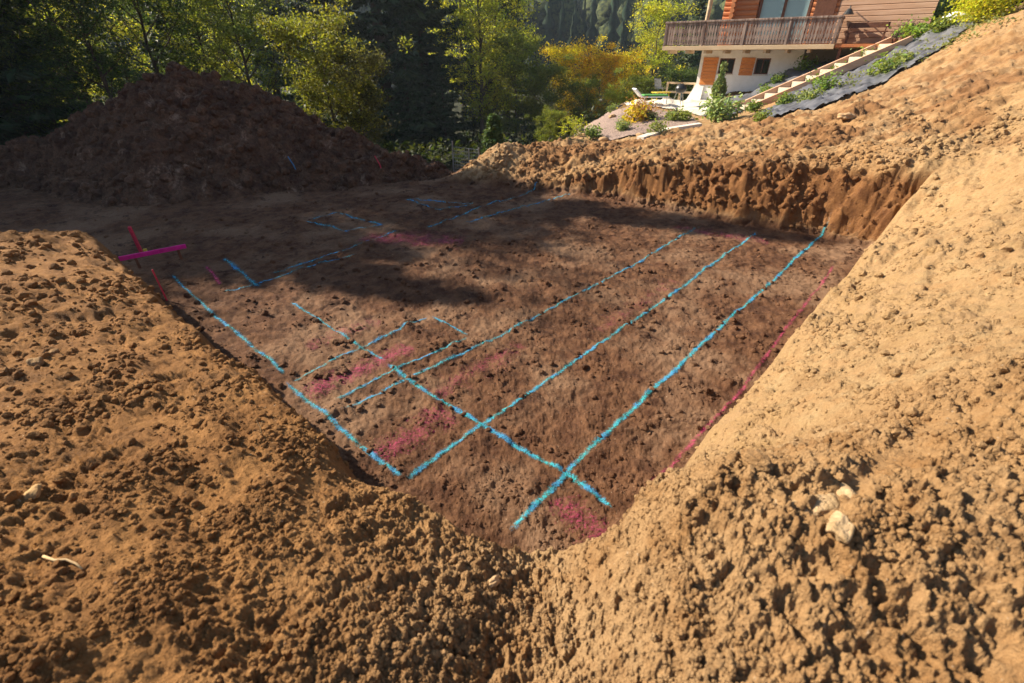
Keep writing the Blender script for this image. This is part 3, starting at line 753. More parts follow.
def conifer(seed, H, rad, dens=1.0, base=.06, spray=.34):
    q = np.random.RandomState(seed); mb = MB()
    mb.tube([(0, 0, -.4), (.02*H*q.randn()*.3, 0, H*.5), (0, 0, H)], [H*.016, H*.009, .01], 8)
    cen = []; dirs = []; z = H*base
    while z < H*.99:
        f = z/H; nb = int((7+3*q.rand())*dens)+1
        for k in range(nb):
            an = q.rand()*6.283; L = rad*((1-f)**.8)*(.65+.5*q.rand())+.12
            d = np.array([math.cos(an), math.sin(an), 0]); dr = -.30-.25*q.rand()+.75*f
            p0 = np.array([0, 0, z]); pts = []
            for s in np.linspace(0, 1, 5): pts.append(p0+d*L*s+np.array([0, 0, L*(dr*s+.28*s*s)]))
            mb.tube(pts[::2], [.03*(1-f)+.006, .012, .004], 4, False)
            m = int(10+L*13*dens)
            s = q.rand(m)**.75
            base_p = p0+d*L*s[:, None]+np.column_stack([0*s, 0*s, L*(dr*s+.28*s*s)])
            side = np.cross(d, [0, 0, 1.])*np.where(q.rand(m) < .5, 1, -1)[:, None]
            off = side*(q.rand(m)*.36*L*(1-.75*s)+.03)[:, None]
            cen.append(base_p+off+np.column_stack([0*s, 0*s, -.10*q.rand(m)]))
            dirs.append(d*.7+side*.8+np.array([0, 0, -.35]))
        z += H*(.024+.014*q.rand())
    cen = np.vstack(cen); dirs = np.vstack(dirs)
    return mbmesh(mb, 'trunk', M['bark']), leaf_mesh('crown', cen, spray*.55, M['needle'], elong=2.5, rs=q, dirs=dirs)
def bush(seed, H, rad, n, lsize, stems=7, mat=None, upright=False):
    q = np.random.RandomState(seed); mb = MB(); cen = []
    for i in range(stems):
        an = i*2.4; tilt = .15+.5*q.rand() if not upright else .12*q.rand()
        e = np.array([math.cos(an)*rad*tilt*1.6, math.sin(an)*rad*tilt*1.6, H*(.6+.4*q.rand())])
        mb.tube([(0, 0, -.08), e*.5+[0, 0, .05*H], e], [.012*H+.004, .008*H+.002, .002], 5, False)
        m = n//stems; s = .15+.85*q.rand(m)
        cen.append(e*s[:, None]+q.randn(m, 3)*rad*.30*[1, 1, .55])
    cen = np.vstack(cen); cen[:, 2] = np.abs(cen[:, 2])
    return mbmesh(mb, 'stem', M['bark']), leaf_mesh('foliage', cen, lsize, mat or M['leaf'], rs=q)

MESH = {
 'd0': deciduous(1, 13, 3.6, .16, 20, 300, 56, .085), 'd1': deciduous(2, 14, 3.0, .22, 22, 230, 56, .085), 'd2': deciduous(3, 12, 3.8, .10, 20, 320, 56, .088),
 'b0': deciduous(4, 12, 2.0, .12, 26, 230, 46, .080, .34), 'b1': deciduous(5, 10, 2.3, .08, 20, 220, 46, .080, .34),
 's0': deciduous(6, 6, 2.3, .03, 18, 210, 70, .075, .30), 's1': deciduous(7, 5, 2.0, .03, 16, 180, 75, .068, .28),
 'c0': conifer(8, 26, 4.6, 1.25, .05, .42), 'c1': conifer(9, 14, 2.8, .9), 'c2': conifer(10, 22, 3.9, 1.1, .05, .40),
 'p0': conifer(11, 1.7, .55, .9, .08, .16), 'p1': bush(12, .8, .75, 800, .09, 10, M['needle'], False),
 'h0': bush(13, .5, .42, 420, .06), 'h1': bush(14, .45, .5, 380, .055), 'h2': bush(15, 1.0, .8, 1500, .048), 'h3': bush(16, 1.9, 1.5, 6000, .06, 11),
}
PARTN = {k: (('stem', 'foliage') if k[0] == 'h' or k == 'p1' else ('trunk', 'crown')) for k in MESH}
def plant(kind, x, y, s, color, name, label, cat, group=None, z=None, rz=None, sz=None):
    r = bpy.data.objects.new(name, None); C.objects.link(r); r.empty_display_size = .3
    r.location = (x, y, gb1(x, y)-.03 if z is None else z); r.rotation_euler = (0, 0, rnd.random()*6.28 if rz is None else rz)
    r.scale = (s, s, s if sz is None else sz)
    for me, nm in zip(MESH[kind], PARTN[kind]):
        o = bpy.data.objects.new(nm, me); C.objects.link(o); o.parent = r
        o.color = (*color, 1)
    tag(r, label, cat, group); return r
def ux(u, Y): return (u-512)/FPX/1.177*Y

DK = (.060, .095, .030); DK2 = (.075, .115, .034); OL = (.19, .225, .045); YG = (.40, .42, .045); YE = (.66, .53, .035); OR = (.62, .42, .035); CN = (.036, .062, .026); CN2 = (.055, .085, .036)  # YG is autumn lime, raised so the leaf colour carries the backlight
TREES = [ # kind, pixel column, distance, scale, colour, name, label
 ('d2',  -22, 19.2, .62, DK2, 'leafy_tree', 'dark leafy tree cut by the left photo edge'),
 ('d0',   22, 22, .80, DK2, 'leafy_tree', 'dark leafy tree second in from the left photo edge'),
 ('d1',   68, 24, .80, OL, 'leafy_tree', 'olive leafy tree behind the low left end of the spoil heap'),
 ('d2',   95, 19.5, .55, DK, 'leafy_tree', 'low dark leafy tree right behind the left shoulder of the spoil heap'),
 ('d1',  122, 30, .85, YG, 'leafy_tree', 'yellow-green leafy tree glowing behind the dark ones left of the heap top'),
 ('d0',  152, 24, .70, DK2, 'leafy_tree', 'dark leafy tree behind the left slope of the spoil heap'),
 ('d2',   44, 33, 1.0, YG, 'leafy_tree', 'yellow-green tree far behind the left photo edge'),
 ('c1',  178, 27, .75, CN2, 'spruce_tree', 'grey-green spruce behind the top of the spoil heap'),
 ('b0',  205, 25, .70, OL, 'slender_tree', 'slender open olive tree just right of the heap top'),
 ('b0',  222, 34, .85, YG, 'slender_tree', 'slender yellow-green tree with sky showing through, right of the heap top'),
 ('b1',  244, 24, .80, OL, 'slender_tree', 'thin olive tree left of the yellow bush'),
 ('c2',  268, 42, 1.0, CN2, 'spruce_tree', 'pale spruce standing behind the yellow bush'),
 ('d1',  300, 44, 1.0, OL, 'leafy_tree', 'olive leafy tree above the yellow bush'),
 ('c2',  335, 41, 1.1, CN, 'spruce_tree', 'dark spruce between the yellow bush and the tallest spruce'),
 ('c0',  382, 40, 1.15, CN, 'spruce_tree', 'tallest near-black spruce right of the yellow bush'),
 ('c0',  424, 42, 1.0, CN, 'spruce_tree', 'near-black spruce above the wire fence, right of the tallest'),
 ('c1',  404, 38, .72, CN, 'spruce_tree', 'short near-black spruce between the two tall dark ones'),
 ('c1',  440, 38.5, .50, CN, 'spruce_tree', 'short near-black spruce just left of the wire fence'),
 ('c1',  362, 38.5, .66, CN, 'spruce_tree', 'short near-black spruce left of the tallest spruce'),
 ('c1',  470, 45, .50, CN, 'spruce_tree', 'small dark spruce in the gap behind the wire fence'),
 ('c1',  490, 43, .42, CN2, 'spruce_tree', 'smallest grey-green spruce behind the young pine'),
 ('b0',  462, 50, 1.5, YG, 'slender_tree', 'bright yellow-green tree behind the dark spruces'),
 ('b0',  496, 46, 1.25, YG, 'slender_tree', 'yellow-green tree glowing between the thin olive tree and the tall bushy olive one'),
 ('b0',  480, 40, 1.15, YG, 'slender_tree', 'thin yellow-olive tree with bare lower trunk behind the young pine'),
 ('c1',  508, 52, 1.1, CN2, 'spruce_tree', 'narrow grey spruce in the middle distance behind the olive trees'),
 ('s0',  548, 40, .88, OL, 'leafy_tree', 'bushy olive tree above the left end of the far bank'),
 ('s0',  516, 42, 1.25, OL, 'leafy_tree', 'tall bushy olive green tree behind the thin olive tree'),
 ('s1',  574, 47, 1.35, YE, 'leafy_tree', 'yellow leafy tree left of the orange ones'),
 ('s0',  602, 46, 1.05, OR, 'leafy_tree', 'orange-yellow autumn tree left of the tall yellow-green one'),
 ('s1',  590, 39, .80, OL, 'leafy_tree', 'olive bushy tree in front of the autumn trees'),
 ('s1',  628, 48, 1.25, YE, 'leafy_tree', 'yellow autumn tree just left of the tall yellow-green one'),
 ('b1',  654, 44, 1.0, YG, 'slender_tree', 'tall yellow-green tree left of the balcony'),
 ('s0',  642, 40, .70, OL, 'leafy_tree', 'olive bushy tree behind the patio'),
 ('s1',  676, 41, .95, DK2, 'leafy_tree', 'dark bushy tree under the left end of the balcony'),
 ('s1',  618, 38, .62, YG, 'leafy_tree', 'small yellow-green bushy tree at the patio edge'),
 ('s1',  692, 44, 1.0, OL, 'leafy_tree', 'olive bushy tree behind the house corner'),
 ('c1',  692, 60, .90, CN2, 'spruce_tree', 'spruce seen above the balcony rail left of the log wall'),
]
for k, u, Y, s, col, nm, lab in TREES:
    plant(k, ux(u, Y), Y, s, col, nm, lab, 'tree', 'trees behind the pit')
# forest goes on to the left, outside the frame, and shades the far side of the pit
for k, x, y, s in [('c0', -20, 19.2, .76), ('c1', -20.7, 18.7, 1.1), ('c2', -20.6, 21.0, .76), ('d0', -20.5, 17.7, 1.18), ('c1', -20.5, 15.3, 1.0), ('c1', -20.3, 14.0, 1.05), ('b0', -20.8, 13.0, 1.03), ('d1', -22.5, 17.2, .92), ('d2', -19.8, 16.1, .92), ('c1', -19.9, 18.4, .95), ('d2', -25, 22, 1.0)]:
    plant(k, x, y, s, DK2 if k[0] == 'd' else CN, 'spruce_tree' if k[0] == 'c' else 'leafy_tree', 'tree of the forest left of the photo edge', 'tree', 'forest trees left of the photo')
plant('s1', ux(322, 18.2), 18.2, .78, (.17, .18, .03), 'autumn_bush', 'yellow-green bush catching sun behind the right slope of the heap', 'bush', z=.2)
plant('s1', ux(352, 19), 19, .62, (.09, .09, .03), 'autumn_bush', 'brownish bush right of the sunlit yellow-green bush', 'bush', z=.0)
p = hit(492, 158); plant('p0', p[0], 15.6, .72, (.07, .115, .03), 'young_pine', 'young light green pine at the left end of the far bank', 'pine', z=gb1(p[0], 15.6))
p = hit(553, 138); plant('s1', ux(553, 19), 19, .26, (.16, .19, .03), 'young_shrub', 'small yellow-green shrub behind the far bank', 'shrub')
plant('h2', ux(575, 20.5), 20.5, .8, YG, 'young_shrub', 'yellow-green shrub beside the grey edge of the gravel bed', 'shrub')

# uncountable undergrowth along the forest edge, weeds by the sheet
def undergrowth():
    n = 15000
    u = R.uniform(-120, 690, n); Y = R.uniform(16.8, 40, n); x = ux(u, Y)
    g = terrain(x, Y, False)[0]
    k = ~((x > ux(575, Y)) & (Y < 29)) & ~((np.abs(x+9) < 7.5) & (Y < 18.2)) & ~((x > -2.5) & (Y < 17.5)); x, Y, g = x[k], Y[k], g[k]
    hgt = .9*ss(-.4, .5, fbm(x*.5, Y*.5, 3, 300))+.15
    z = g+np.abs(R.rand(len(x)))*hgt
    me = leaf_mesh('undergrowth', np.column_stack([x, Y, z]), .15, M['leaf'], rs=np.random.RandomState(5))
    o = link(bpy.data.objects.new('undergrowth', me)); o.color = (.035, .046, .014, 1)
    tag(o, 'low leafy undergrowth on the forest floor behind the pit', 'undergrowth', kind='stuff')
undergrowth()
def weeds():
    px = [(776,104),(800,97),(830,90),(856,82),(880,74),(905,64),(925,54),(945,44),(962,36),(985,26),(1010,15)]
    cen = []
    q = np.random.RandomState(8)
    for (a, b) in zip(px[:-1], px[1:]):
        for _ in range(9):
            t = q.rand(); u = a[0]+(b[0]-a[0])*t+q.randn()*5; v = a[1]+(b[1]-a[1])*t+q.randn()*3.0
            p = hit(u, v); m = 16; hh = .06+.16*q.rand()
            cen.append(p+q.randn(m, 3)*[.16, .16, .0]+np.column_stack([np.zeros(m), np.zeros(m), q.rand(m)*hh]))
    me = leaf_mesh('weeds', np.vstack(cen), .055, M['leaf'], rs=q)
    o = link(bpy.data.objects.new('weeds', me)); o.color = (.22, .24, .09, 1); tag(o, 'straggling green weeds along the lower edge of the grey sheet', 'weeds', kind='stuff')
weeds()

# ------------------------------------------------------------------ distant wooded hillside
def far_wood():
    q = np.random.RandomState(21); n = 9500
    th = np.radians(q.uniform(-58, 40, n)); r = np.sqrt(q.uniform(120**2, 600**2, n))
    x = r*np.sin(th); y = r*np.cos(th); z = terrain(x, y, True)[0]
    V = []; F = []; va = []; b = 0
    ring = 8; lv = 12; tmpl = []
    for t in range(14):
        conif = t < 10; vv = []
        for i in range(lv):
            f = i/(lv-1)
            for m_ in range(ring):
                an = 6.283*m_/ring+q.randn()*.15
                if conif: rad = (1-f)**.9*(1.0 if i % 2 == 0 else .42)*(.65+.7*q.rand()); h = .06+.94*f-(.05 if i % 2 == 0 else -.01)*(1-f)
                else: rad = 1.7*math.sin(math.pi*min(.97, .12+.86*f))**.6*(.72+.55*q.rand()); h = .08+.84*f+.04*q.randn()
                vv.append((rad*math.cos(an), rad*math.sin(an), h))
        tmpl.append(np.array(vv))
    ff = np.array([(i*ring+m_, i*ring+(m_+1) % ring, (i+1)*ring+(m_+1) % ring, (i+1)*ring+m_) for i in range(lv-1) for m_ in range(ring)])
    for k in range(n):
        H = 11+10*q.rand(); w = H*(.12+.05*q.rand()); t = q.randint(14); an = q.rand()*6.28; c_, s_ = math.cos(an), math.sin(an)
        v = tmpl[t]; V.append(np.column_stack([x[k]+w*(v[:, 0]*c_-v[:, 1]*s_), y[k]+w*(v[:, 0]*s_+v[:, 1]*c_), z[k]-1+H*v[:, 2]])); F.append(ff+b); b += len(v)
        va.append(np.full(len(v), q.rand() if t < 10 else 1.3+.9*q.rand()))
    V = np.vstack(V); F = np.vstack(F)
    n_ = N('distant_wood'); p = n_.pos()
    col = n_.mix(n_.ramp(n_.at('var'), .2, 1.9), (.020, .040, .022), (.075, .085, .028))
    col = n_.mix(n_.ramp(n_.noise(p, 1.1, 5, .75), .42, .6), col, (.010, .018, .012))
    m = n_.done(n_.bsdf(col, .9, .1))
    me = npmesh('distant_wood', np.array(V), np.array(F), m, True); attr(me, 'var', np.concatenate(va))
    o = link(bpy.data.objects.new('distant_wood', me)); tag(o, 'far wooded hillside of dark conifers across the valley', 'forest', kind='stuff')
far_wood()

# ------------------------------------------------------------------ wire fence by the spruces
def fence():
    a = np.array([ux(450, 17.5), 16.5]); b = np.array([ux(477, 17.2), 16.2]); z = gb1(*a)
    zt = CAMZ+ray(450, 141)[2]*(16.5/ray(450, 141)[1])
    zb = CAMZ+ray(462, 176)[2]*(16.5/ray(462, 176)[1])
    r = empty('wire_fence', (a[0], a[1], zb)); r.rotation_euler = (0, 0, math.atan2(b[1]-a[1], b[0]-a[0]))
    L = np.linalg.norm(b-a); h = zt-zb
    for s, hh in ((0, 1.0), (L*.62, .82), (L, .86)):
        m = MB(); m.tube([(s, 0, -.9), (s+.02, 0, h*hh)], .026, 7); m.build('post', M['metal'], r)
    m = MB()
    for k in range(9): m.tube([(0, .0, h*(.04+.1*k)), (L*.5, .02, h*(.02+.1*k)), (L, 0, h*(.04+.095*k))], .006, 4)
    for k in range(12): m.tube([(L*k/11, .012, .0), (L*k/11, .012, h*.82)], .005, 4)
    m.build('wire_mesh', M['metal'], r)
    tag(r, 'small grey wire mesh fence below the dark spruces', 'fence')
fence()

# ------------------------------------------------------------------ house
HA = math.radians(-34); P0 = np.array([9.86, 28.0, .9])
ex = np.array([math.cos(HA), math.sin(HA), 0]); ey = np.array([-math.sin(HA), math.cos(HA), 0])
def house_pt(s, o, z): return P0+ex*s+ey*o+np.array([0, 0, z])
def wall_cells(mb, x0, x1, z0, z1, y0, y1, holes):
    xs = sorted({x0, x1, *[h[0] for h in holes], *[h[1] for h in holes]}); zs = sorted({z0, z1, *[h[2] for h in holes], *[h[3] for h in holes]})
    for a, b in zip(xs[:-1], xs[1:]):
        run = None
        for c, d in zip(zs[:-1], zs[1:]):
            inh = any(h[0] <= (a+b)/2 <= h[1] and h[2] <= (c+d)/2 <= h[3] for h in holes)
            if not inh: mb.box(a, b, y0, y1, c, d)
def house():
    H = empty('chalet', P0, HA)
    tag(H, 'alpine chalet with white plaster ground floor, log upper storey and long carved balcony', 'house')
    # lower storey
    w = [(.98, 1.72, 1.42, 2.1), (2.70, 3.36, 1.42, 2.1)]
    mb = MB(); wall_cells(mb, 0, 4.7, -.6, 2.44, 0, .35, w); mb.box(0, .35, .352, 8, -.6, 2.44); mb.box(4.35, 4.7, .352, 4, -.6, 2.44)
    mb.box(4.702, 9.0, 1.6, 1.9, .2, 2.44)
    mb.add([(-.012,-.012,.9),(-.012,.5,.9),(-.62,.5,-.5),(-.62,-.35,-.5),(.42,-.35,-.5),(.42,-.012,.9)], [(0,1,2,3),(0,3,4,5),(1,0,5),(2,1,5,4)])
    mb.build('plaster_wall', M['plaster'], H)
    for (a, b, c, d) in w:
        f = MB()
        t = .05
        f.box(a, a+t, .05, .12, c, d); f.box(b-t, b, .05, .12, c, d); f.box(a+t, b-t, .05, .12, d-t, d); f.box(a+t, b-t, .05, .12, c, c+t)
        f.box((a+b)/2-.02, (a+b)/2+.02, .052, .11, c+t, d-t)
        wo = f.build('window', M['darkwood'], H)
        g = MB(); g.box(a+.03, b-.03, .082, .092, c+.03, d-.03); g.build('pane', M['darkglass'], wo)
        g = MB(); g.box(a-.04, b+.04, -.05, .048, c-.05, c-.003); g.build('sill', M['concrete'], wo)
    for (a, b, c, d) in ((.17, .92, .90, 2.14), (2.02, 2.66, 1.36, 2.13)):
        f = MB(); n = max(5, int((d-c)/.15))
        for k in range(n): f.box(a, b, -.045, -.015, c+(d-c)*k/n+.004, c+(d-c)*(k+1)/n-.004, .006)
        f.box(a+.08, a+.16, -.014, -.004, c+.02, d-.02); f.box(b-.16, b-.08, -.014, -.004, c+.02, d-.02)
        f.build('shutter', M['shutter'], H)
    # upper floor slab, balcony
    mb = MB(); mb.box(-1.68, 5.9, -1.32, .0, 2.442, 2.62, .01); mb.build('balcony_floor', M['palewood'], H)
    mb = MB()
    for s in np.arange(-1.4, 5.8, .9): mb.box(s, s+.12, -1.22, -.004, 2.30, 2.438)
    mb.build('floor_joist', M['palewood'], H)
    mb = MB(); mb.box(0.002, 9.0, .002, 8, 2.444, 2.60); mb.build('floor_slab', M['palewood'], H)
    mb = MB(); mb.box(5.92, 9.1, -1.25, .0, 2.50, 2.62, .008); mb.build('deck', M['log'], H)
    for s in (6.1, 7.5, 8.9):
        mb = MB(); mb.box(s, s+.12, -1.15, -1.03, .6, 2.497); mb.build('deck_post', M['darkwood'], H)
    # balustrade: carved boards
    def baluster(mb, c, y, wid, along='x', seed=0):
        q = random.Random(seed); z0, z1 = 2.66, 3.56; n = 14; L = []
        for i in range(n+1):
            t = i/n; ww = wid*(.5-.20*math.sin(t*math.pi*3)**2-.06*math.sin(t*math.pi*6))
            L.append((ww, z0+(z1-z0)*t))
        V = []; j = q.uniform(-.006, .006)
        for (ww, z) in L:
            for s, yy in ((-1, 0), (1, 0), (1, .025), (-1, .025)):
                V.append((c+s*ww, y+yy+j, z) if along == 'x' else (y+yy+j, c+s*ww, z))
        F = []
        for i in range(n):
            for k in range(4): F.append((i*4+k, i*4+(k+1) % 4, i*4+4+(k+1) % 4, i*4+4+k))
        F += [(3,2,1,0), (n*4, n*4+1, n*4+2, n*4+3)]
        mb.add(V, F)
    mb = MB(); k = 0
    for s in np.arange(-1.58, 5.86, .125): baluster(mb, s, -1.29, .118, 'x', k); k += 1
    for s in np.arange(-1.18, 0, .125): baluster(mb, s, -1.66, .118, 'y', k); baluster(mb, s, 5.86, .118, 'y', k); k += 1
    bal = mb.build('balustrade', M['greywood'], H)
    mb = MB(); mb.box(-1.70, 5.92, -1.34, -1.22, 3.57, 3.65, .012); mb.box(-1.70, -1.59, -1.218, 0, 3.57, 3.65, .01); mb.box(5.81, 5.92, -1.218, 0, 3.57, 3.65, .01)
    mb.build('handrail', M['greywood'], bal)
    mb = MB(); mb.box(-1.66, 5.88, -1.262, -1.20, 2.74, 2.82); mb.build('lower_rail', M['greywood'], bal)
    for s in (-1.62, .25, 2.1, 3.95, 5.8):
        mb = MB(); mb.box(s-.05, s+.05, -1.318, -1.22, 2.622, 3.566); mb.build('post', M['greywood'], bal)
    # upper storey of stacked logs
    z = 2.66
    mb = MB(); mp = MB()
    while z < 8.1:
        segs = [(1.0, 2.2), (4.5, 5.55)] if z < 4.86 else [(1.0, 5.55)]
        for (a, b) in segs: mb.tube([(a, .16, z+.10), (b, .16, z+.10)], .118, 10)
        mb.tube([(1.12, .0, z+.20), (1.12, 7.4, z+.20)], .11, 8)
        mp.box(5.56, 9.0, .04, .22, z+.004, z+.192, .016)
        z += .20
    mb.box(1.2, 2.24, .2, .3, 2.6, 8.2); mb.box(4.46, 5.55, .2, .3, 2.6, 8.2); mb.box(2.24, 4.46, .2, .3, 4.86, 8.2); mb.box(1.2, 1.3, .31, 7.6, 2.6, 8.2)
    mb.build('log_wall', M['log'], H); mp.box(8.85, 9.0, .24, 7.8, 2.62, 8.2); mp.box(1.3, 8.84, 7.6, 7.8, 2.62, 8.2)
    mp.build('board_wall', M['paleboard'], H)
    ends = MB(); z = 2.66
    while z < 8.1:
        ends.tube([(.66, .16, z+.10), (1.0, .16, z+.10)], .112, 10); ends.tube([(1.12, -.26, z+.20), (1.12, .0, z+.20)], .105, 10); z += .20
    ends.build('log_ends', M['log'], H)
    mb = MB(); mb.tube([(.1, -.6, 2.63), (.1, -.6, 3.5), (.13, -.6, 4.2), (.08, -.6, 8.3)], [.11, .09, .10, .11], 10); mb.build('porch_post', M['palewood'], H)
    f = MB(); f.box(2.25, 2.36, .10, .26, 2.64, 4.85); f.box(4.34, 4.45, .10, .26, 2.64, 4.85); f.box(3.29, 3.41, .10, .25, 2.64, 4.74); f.box(2.36, 4.34, .10, .25, 4.74, 4.85); f.box(2.36, 4.34, .10, .25, 2.62, 2.76)
    wo = f.build('balcony_window', M['darkwood'], H)
    g = MB(); g.box(2.34, 4.36, .17, .185, 2.7, 4.8); g.build('pane', M['glass'], wo)
    g = MB(); g.box(4.62, 5.42, -.0, .038, 2.66, 4.7, .005); g.build('door', M['darkwood'], H)
    # roof, out of frame; raised and trimmed so sun reaches the wall below
    rf = MB()
    y0, y1, yr = -.65, 8.6, 3.9
    for (ya, yb, za, zb) in ((y0, yr, 8.15, 10.3), (yr, y1, 10.3, 8.15)):
        rf.add([(.3,ya,za),(9.8,ya,za),(9.8,yb,zb),(.3,yb,zb),(.3,ya,za+.18),(9.8,ya,za+.18),(9.8,yb,zb+.18),(.3,yb,zb+.18)], [(0,3,2,1),(4,5,6,7),(0,1,5,4),(1,2,6,5),(2,3,7,6),(3,0,4,7)])
    rf.build('roof', M['roof'], H)
    for xx in (1.05, 8.86):
        gb = MB(); gb.add([(xx,.3,8.2),(xx,7.7,8.2),(xx,3.9,10.0),(xx+.12,.3,8.2),(xx+.12,7.7,8.2),(xx+.12,3.9,10.0)], [(0,1,2),(5,4,3),(0,2,5,3),(1,4,5,2),(0,3,4,1)])
        gb.build('gable', M['log'], H)
    # wall lamp, bench on the deck, pots
    lm = MB(); lm.tube([(6.0,-.02,4.0),(6.0,-.3,4.02),(6.0,-.34,3.92)], .022, 8); lm.tube([(6.0,-.34,3.93),(6.0,-.34,3.72)], [.07, .22], 12); lm.build('wall_lamp', M['black'], H)
    def loc(x, y, z): return house_pt(x, y, z)
    b = empty('bench', loc(6.9, -.45, 2.622), HA); tag(b, 'dark wooden bench on the deck against the pale boarded wall', 'bench')
    m = MB(); m.box(-.75, .75, -.20, .20, .42, .47, .006); m.build('seat', M['darkwood'], b)
    m = MB(); m.box(-.75, .75, .20, .24, .60, .80, .006); m.build('backrest', M['darkwood'], b)
    for sx in (-.65, .65):
        m = MB(); m.box(sx-.04, sx+.04, -.18, .198, 0, .418); m.box(sx-.03, sx+.03, .16, .198, .47, .80); m.build('leg', M['darkwood'], b)
    for (x, y, s, lab) in ((8.35, -.5, 1.0, 'dark potted shrub on the deck at the right corner of the house'), (8.0, -.85, .6, 'small potted shrub beside the larger one on the deck')):
        b = empty('potted_shrub', loc(x, y, 2.622), HA); tag(b, lab, 'potted plant')
        m = MB(); m.tube([(0,0,0),(0,0,.30*s)], [.15*s, .20*s], 14); m.build('pot', M['darkwood'], b)
        o = bpy.data.objects.new('foliage', MESH['h2'][1]); C.objects.link(o); o.parent = b; o.scale = (.5*s,)*3; o.location = (0, 0, .28*s); o.color = (.02, .035, .015, 1)
house()
def project_deck(): pass

# patio, gravel bed, sheets, path
def patch(name, px, mat, lift, label, wrinkle=0.0, step=.12, kind='structure', cat=None, edge=None):
    P = np.array([hit(u, v)[:2] for u, v in px])
    x0, y0 = P.min(0); x1, y1 = P.max(0)
    xs = np.arange(x0, x1+step, step); ys = np.arange(y0, y1+step, step); X, Y = np.meshgrid(xs, ys)
    def inside(x, y):
        c = np.zeros_like(x, bool); n = len(P)
        for i in range(n):
            a = P[i]; b = P[(i+1) % n]
            m = ((a[1] > y) != (b[1] > y)) & (x < (b[0]-a[0])*(y-a[1])/(b[1]-a[1]+1e-12)+a[0]); c ^= m
        return c
    jx = X+.3*step*pn(X*1.3, Y*1.3, 400); jy = Y+.3*step*pn(X*1.3+7, Y*1.3, 401)
    x = jx.ravel(); y = jy.ravel()
    z = mesh_z(x, y); 
    for _ in range(2):
        zz = z.reshape(X.shape); zp = np.pad(zz, 1, mode='edge')
        z = ((zp[:-2,1:-1]+zp[2:,1:-1]+zp[1:-1,:-2]+zp[1:-1,2:]+2*zz)/6).ravel()
    z = np.maximum(z, mesh_z(x, y))+lift+wrinkle*(np.abs(pn(x*1.6+y*.9, y*2.4-x*.8, 402))*1.2+.45*np.abs(pn(x*4+y*2, y*4-x*2, 403))-.1)
    ny, nx = X.shape; i = np.arange(ny-1)[:, None]*nx; j = np.arange(nx-1)[None, :]
    Q = np.stack([i+j, i+j+1, i+nx+j+1, i+nx+j], -1).reshape(-1, 4)
    Q = Q[inside(x, y)[Q].sum(1) >= 3]
    used = np.unique(Q); mp = np.full(len(z), -1); mp[used] = np.arange(len(used))
    o0 = np.array([P[:, 0].mean(), P[:, 1].mean(), 0])
    me = npmesh(name, np.stack([x, y, z], 1)[used]-o0, mp[Q], mat, True)
    o = link(bpy.data.objects.new(name, me)); o.location = o0
    if kind == 'structure': structure(o, label)
    else: tag(o, label, cat)
    return o
patch('patio', [(619,101),(640,98),(700,95),(720,104),(716,118),(686,112),(640,108),(624,107)], M['concrete'], .05, 'pale concrete patio before the chalet')
patch('gravel_bed', [(566,137),(592,116),(622,109),(650,110),(690,115),(700,124),(660,131),(625,139),(598,142)], M['gravel'], .05, 'pinkish gravel bed edged by grey cloth')
patch('ground_sheet', [(700,118),(726,100),(760,86),(796,68),(842,46),(880,47),(868,55),(800,86),(752,106),(735,116)], M['sheet'], .05, 'grey weed-control sheet between the chalet wall and the garden stairs', .07, .10, 'thing', 'ground sheet')
patch('ground_sheet', [(758,115),(800,92),(850,70),(900,49),(924,36),(958,20),(972,27),(940,50),(908,70),(877,86),(830,105),(800,113),(764,122)], M['sheet'], .05, 'wrinkled grey weed-control sheet right of the garden stairs', .15, .08, 'thing', 'ground sheet')
def strip(px, w, lift, mat, name, label, cat):
    P = [hit(u, v) for u, v in px]; mb = MB(); o = P[0]
    for a, b in zip(P[:-1], P[1:]): mb.beam(a-o+[0, 0, lift], b-o+[0, 0, lift], w, .16)
    ob = mb.build(name, mat); ob.location = o; tag(ob, label, cat)
strip([(567,138),(592,117),(620,108)], .22, .06, M['sheet'], 'cloth_edging', 'grey cloth edging on the left side of the gravel bed', 'edging')
strip([(640,140),(668,131),(700,126)], .28, .02, M['concrete'], 'stone_edging', 'pale stone edging along the lower side of the gravel bed', 'edging')
def stairs():
    a = np.array([10.1, 22.35, gb1(10.1, 22.35)+.04]); b = house_pt(8.2, -1.35, 2.60)
    d = (b-a)[:2]; L = np.linalg.norm(d); r = empty('garden_stairs', a, math.atan2(d[1], d[0])); h = b[2]-a[2]
    tag(r, 'flight of pale garden steps with timber sides climbing to the deck', 'stairs')
    n = 11
    for k in range(n):
        m = MB(); m.box(L*k/n, L*(k+1)/n+.05, -.5, .5, h*k/n-.3, h*(k+1)/n, .012); m.build('step', M['stepstone'], r)
    for s in (-.58, .58):
        m = MB(); m.beam((-.1, s, .06), (L, s, h+.12), .10, .30); m.build('stringer', M['paleboard'], r)
stairs()

for k_, (u, v, sz, lab) in enumerate([(604, 141, .16, 'pale rock at the lower left of the gravel bed'), (640, 137, .14, 'pale rock between the tufts in the middle of the gravel bed'), (612, 119, .15, 'pale rock near the upper left of the gravel bed'), (664, 128, .13, 'pale rock on the right side of the gravel bed'), (586, 133, .12, 'small rock beside the grey cloth edging')]):
    p = hit(u, v); vv, f = lump(2, 90+k_, .35, 9); o = meshobj('garden_rock', vv*np.array([1.2, .9, .7])*sz, f, M['stone'], None, True); o.location = (p[0], p[1], mz1(p[0], p[1])+.08); tag(o, lab, 'rock', 'rocks in the gravel bed')
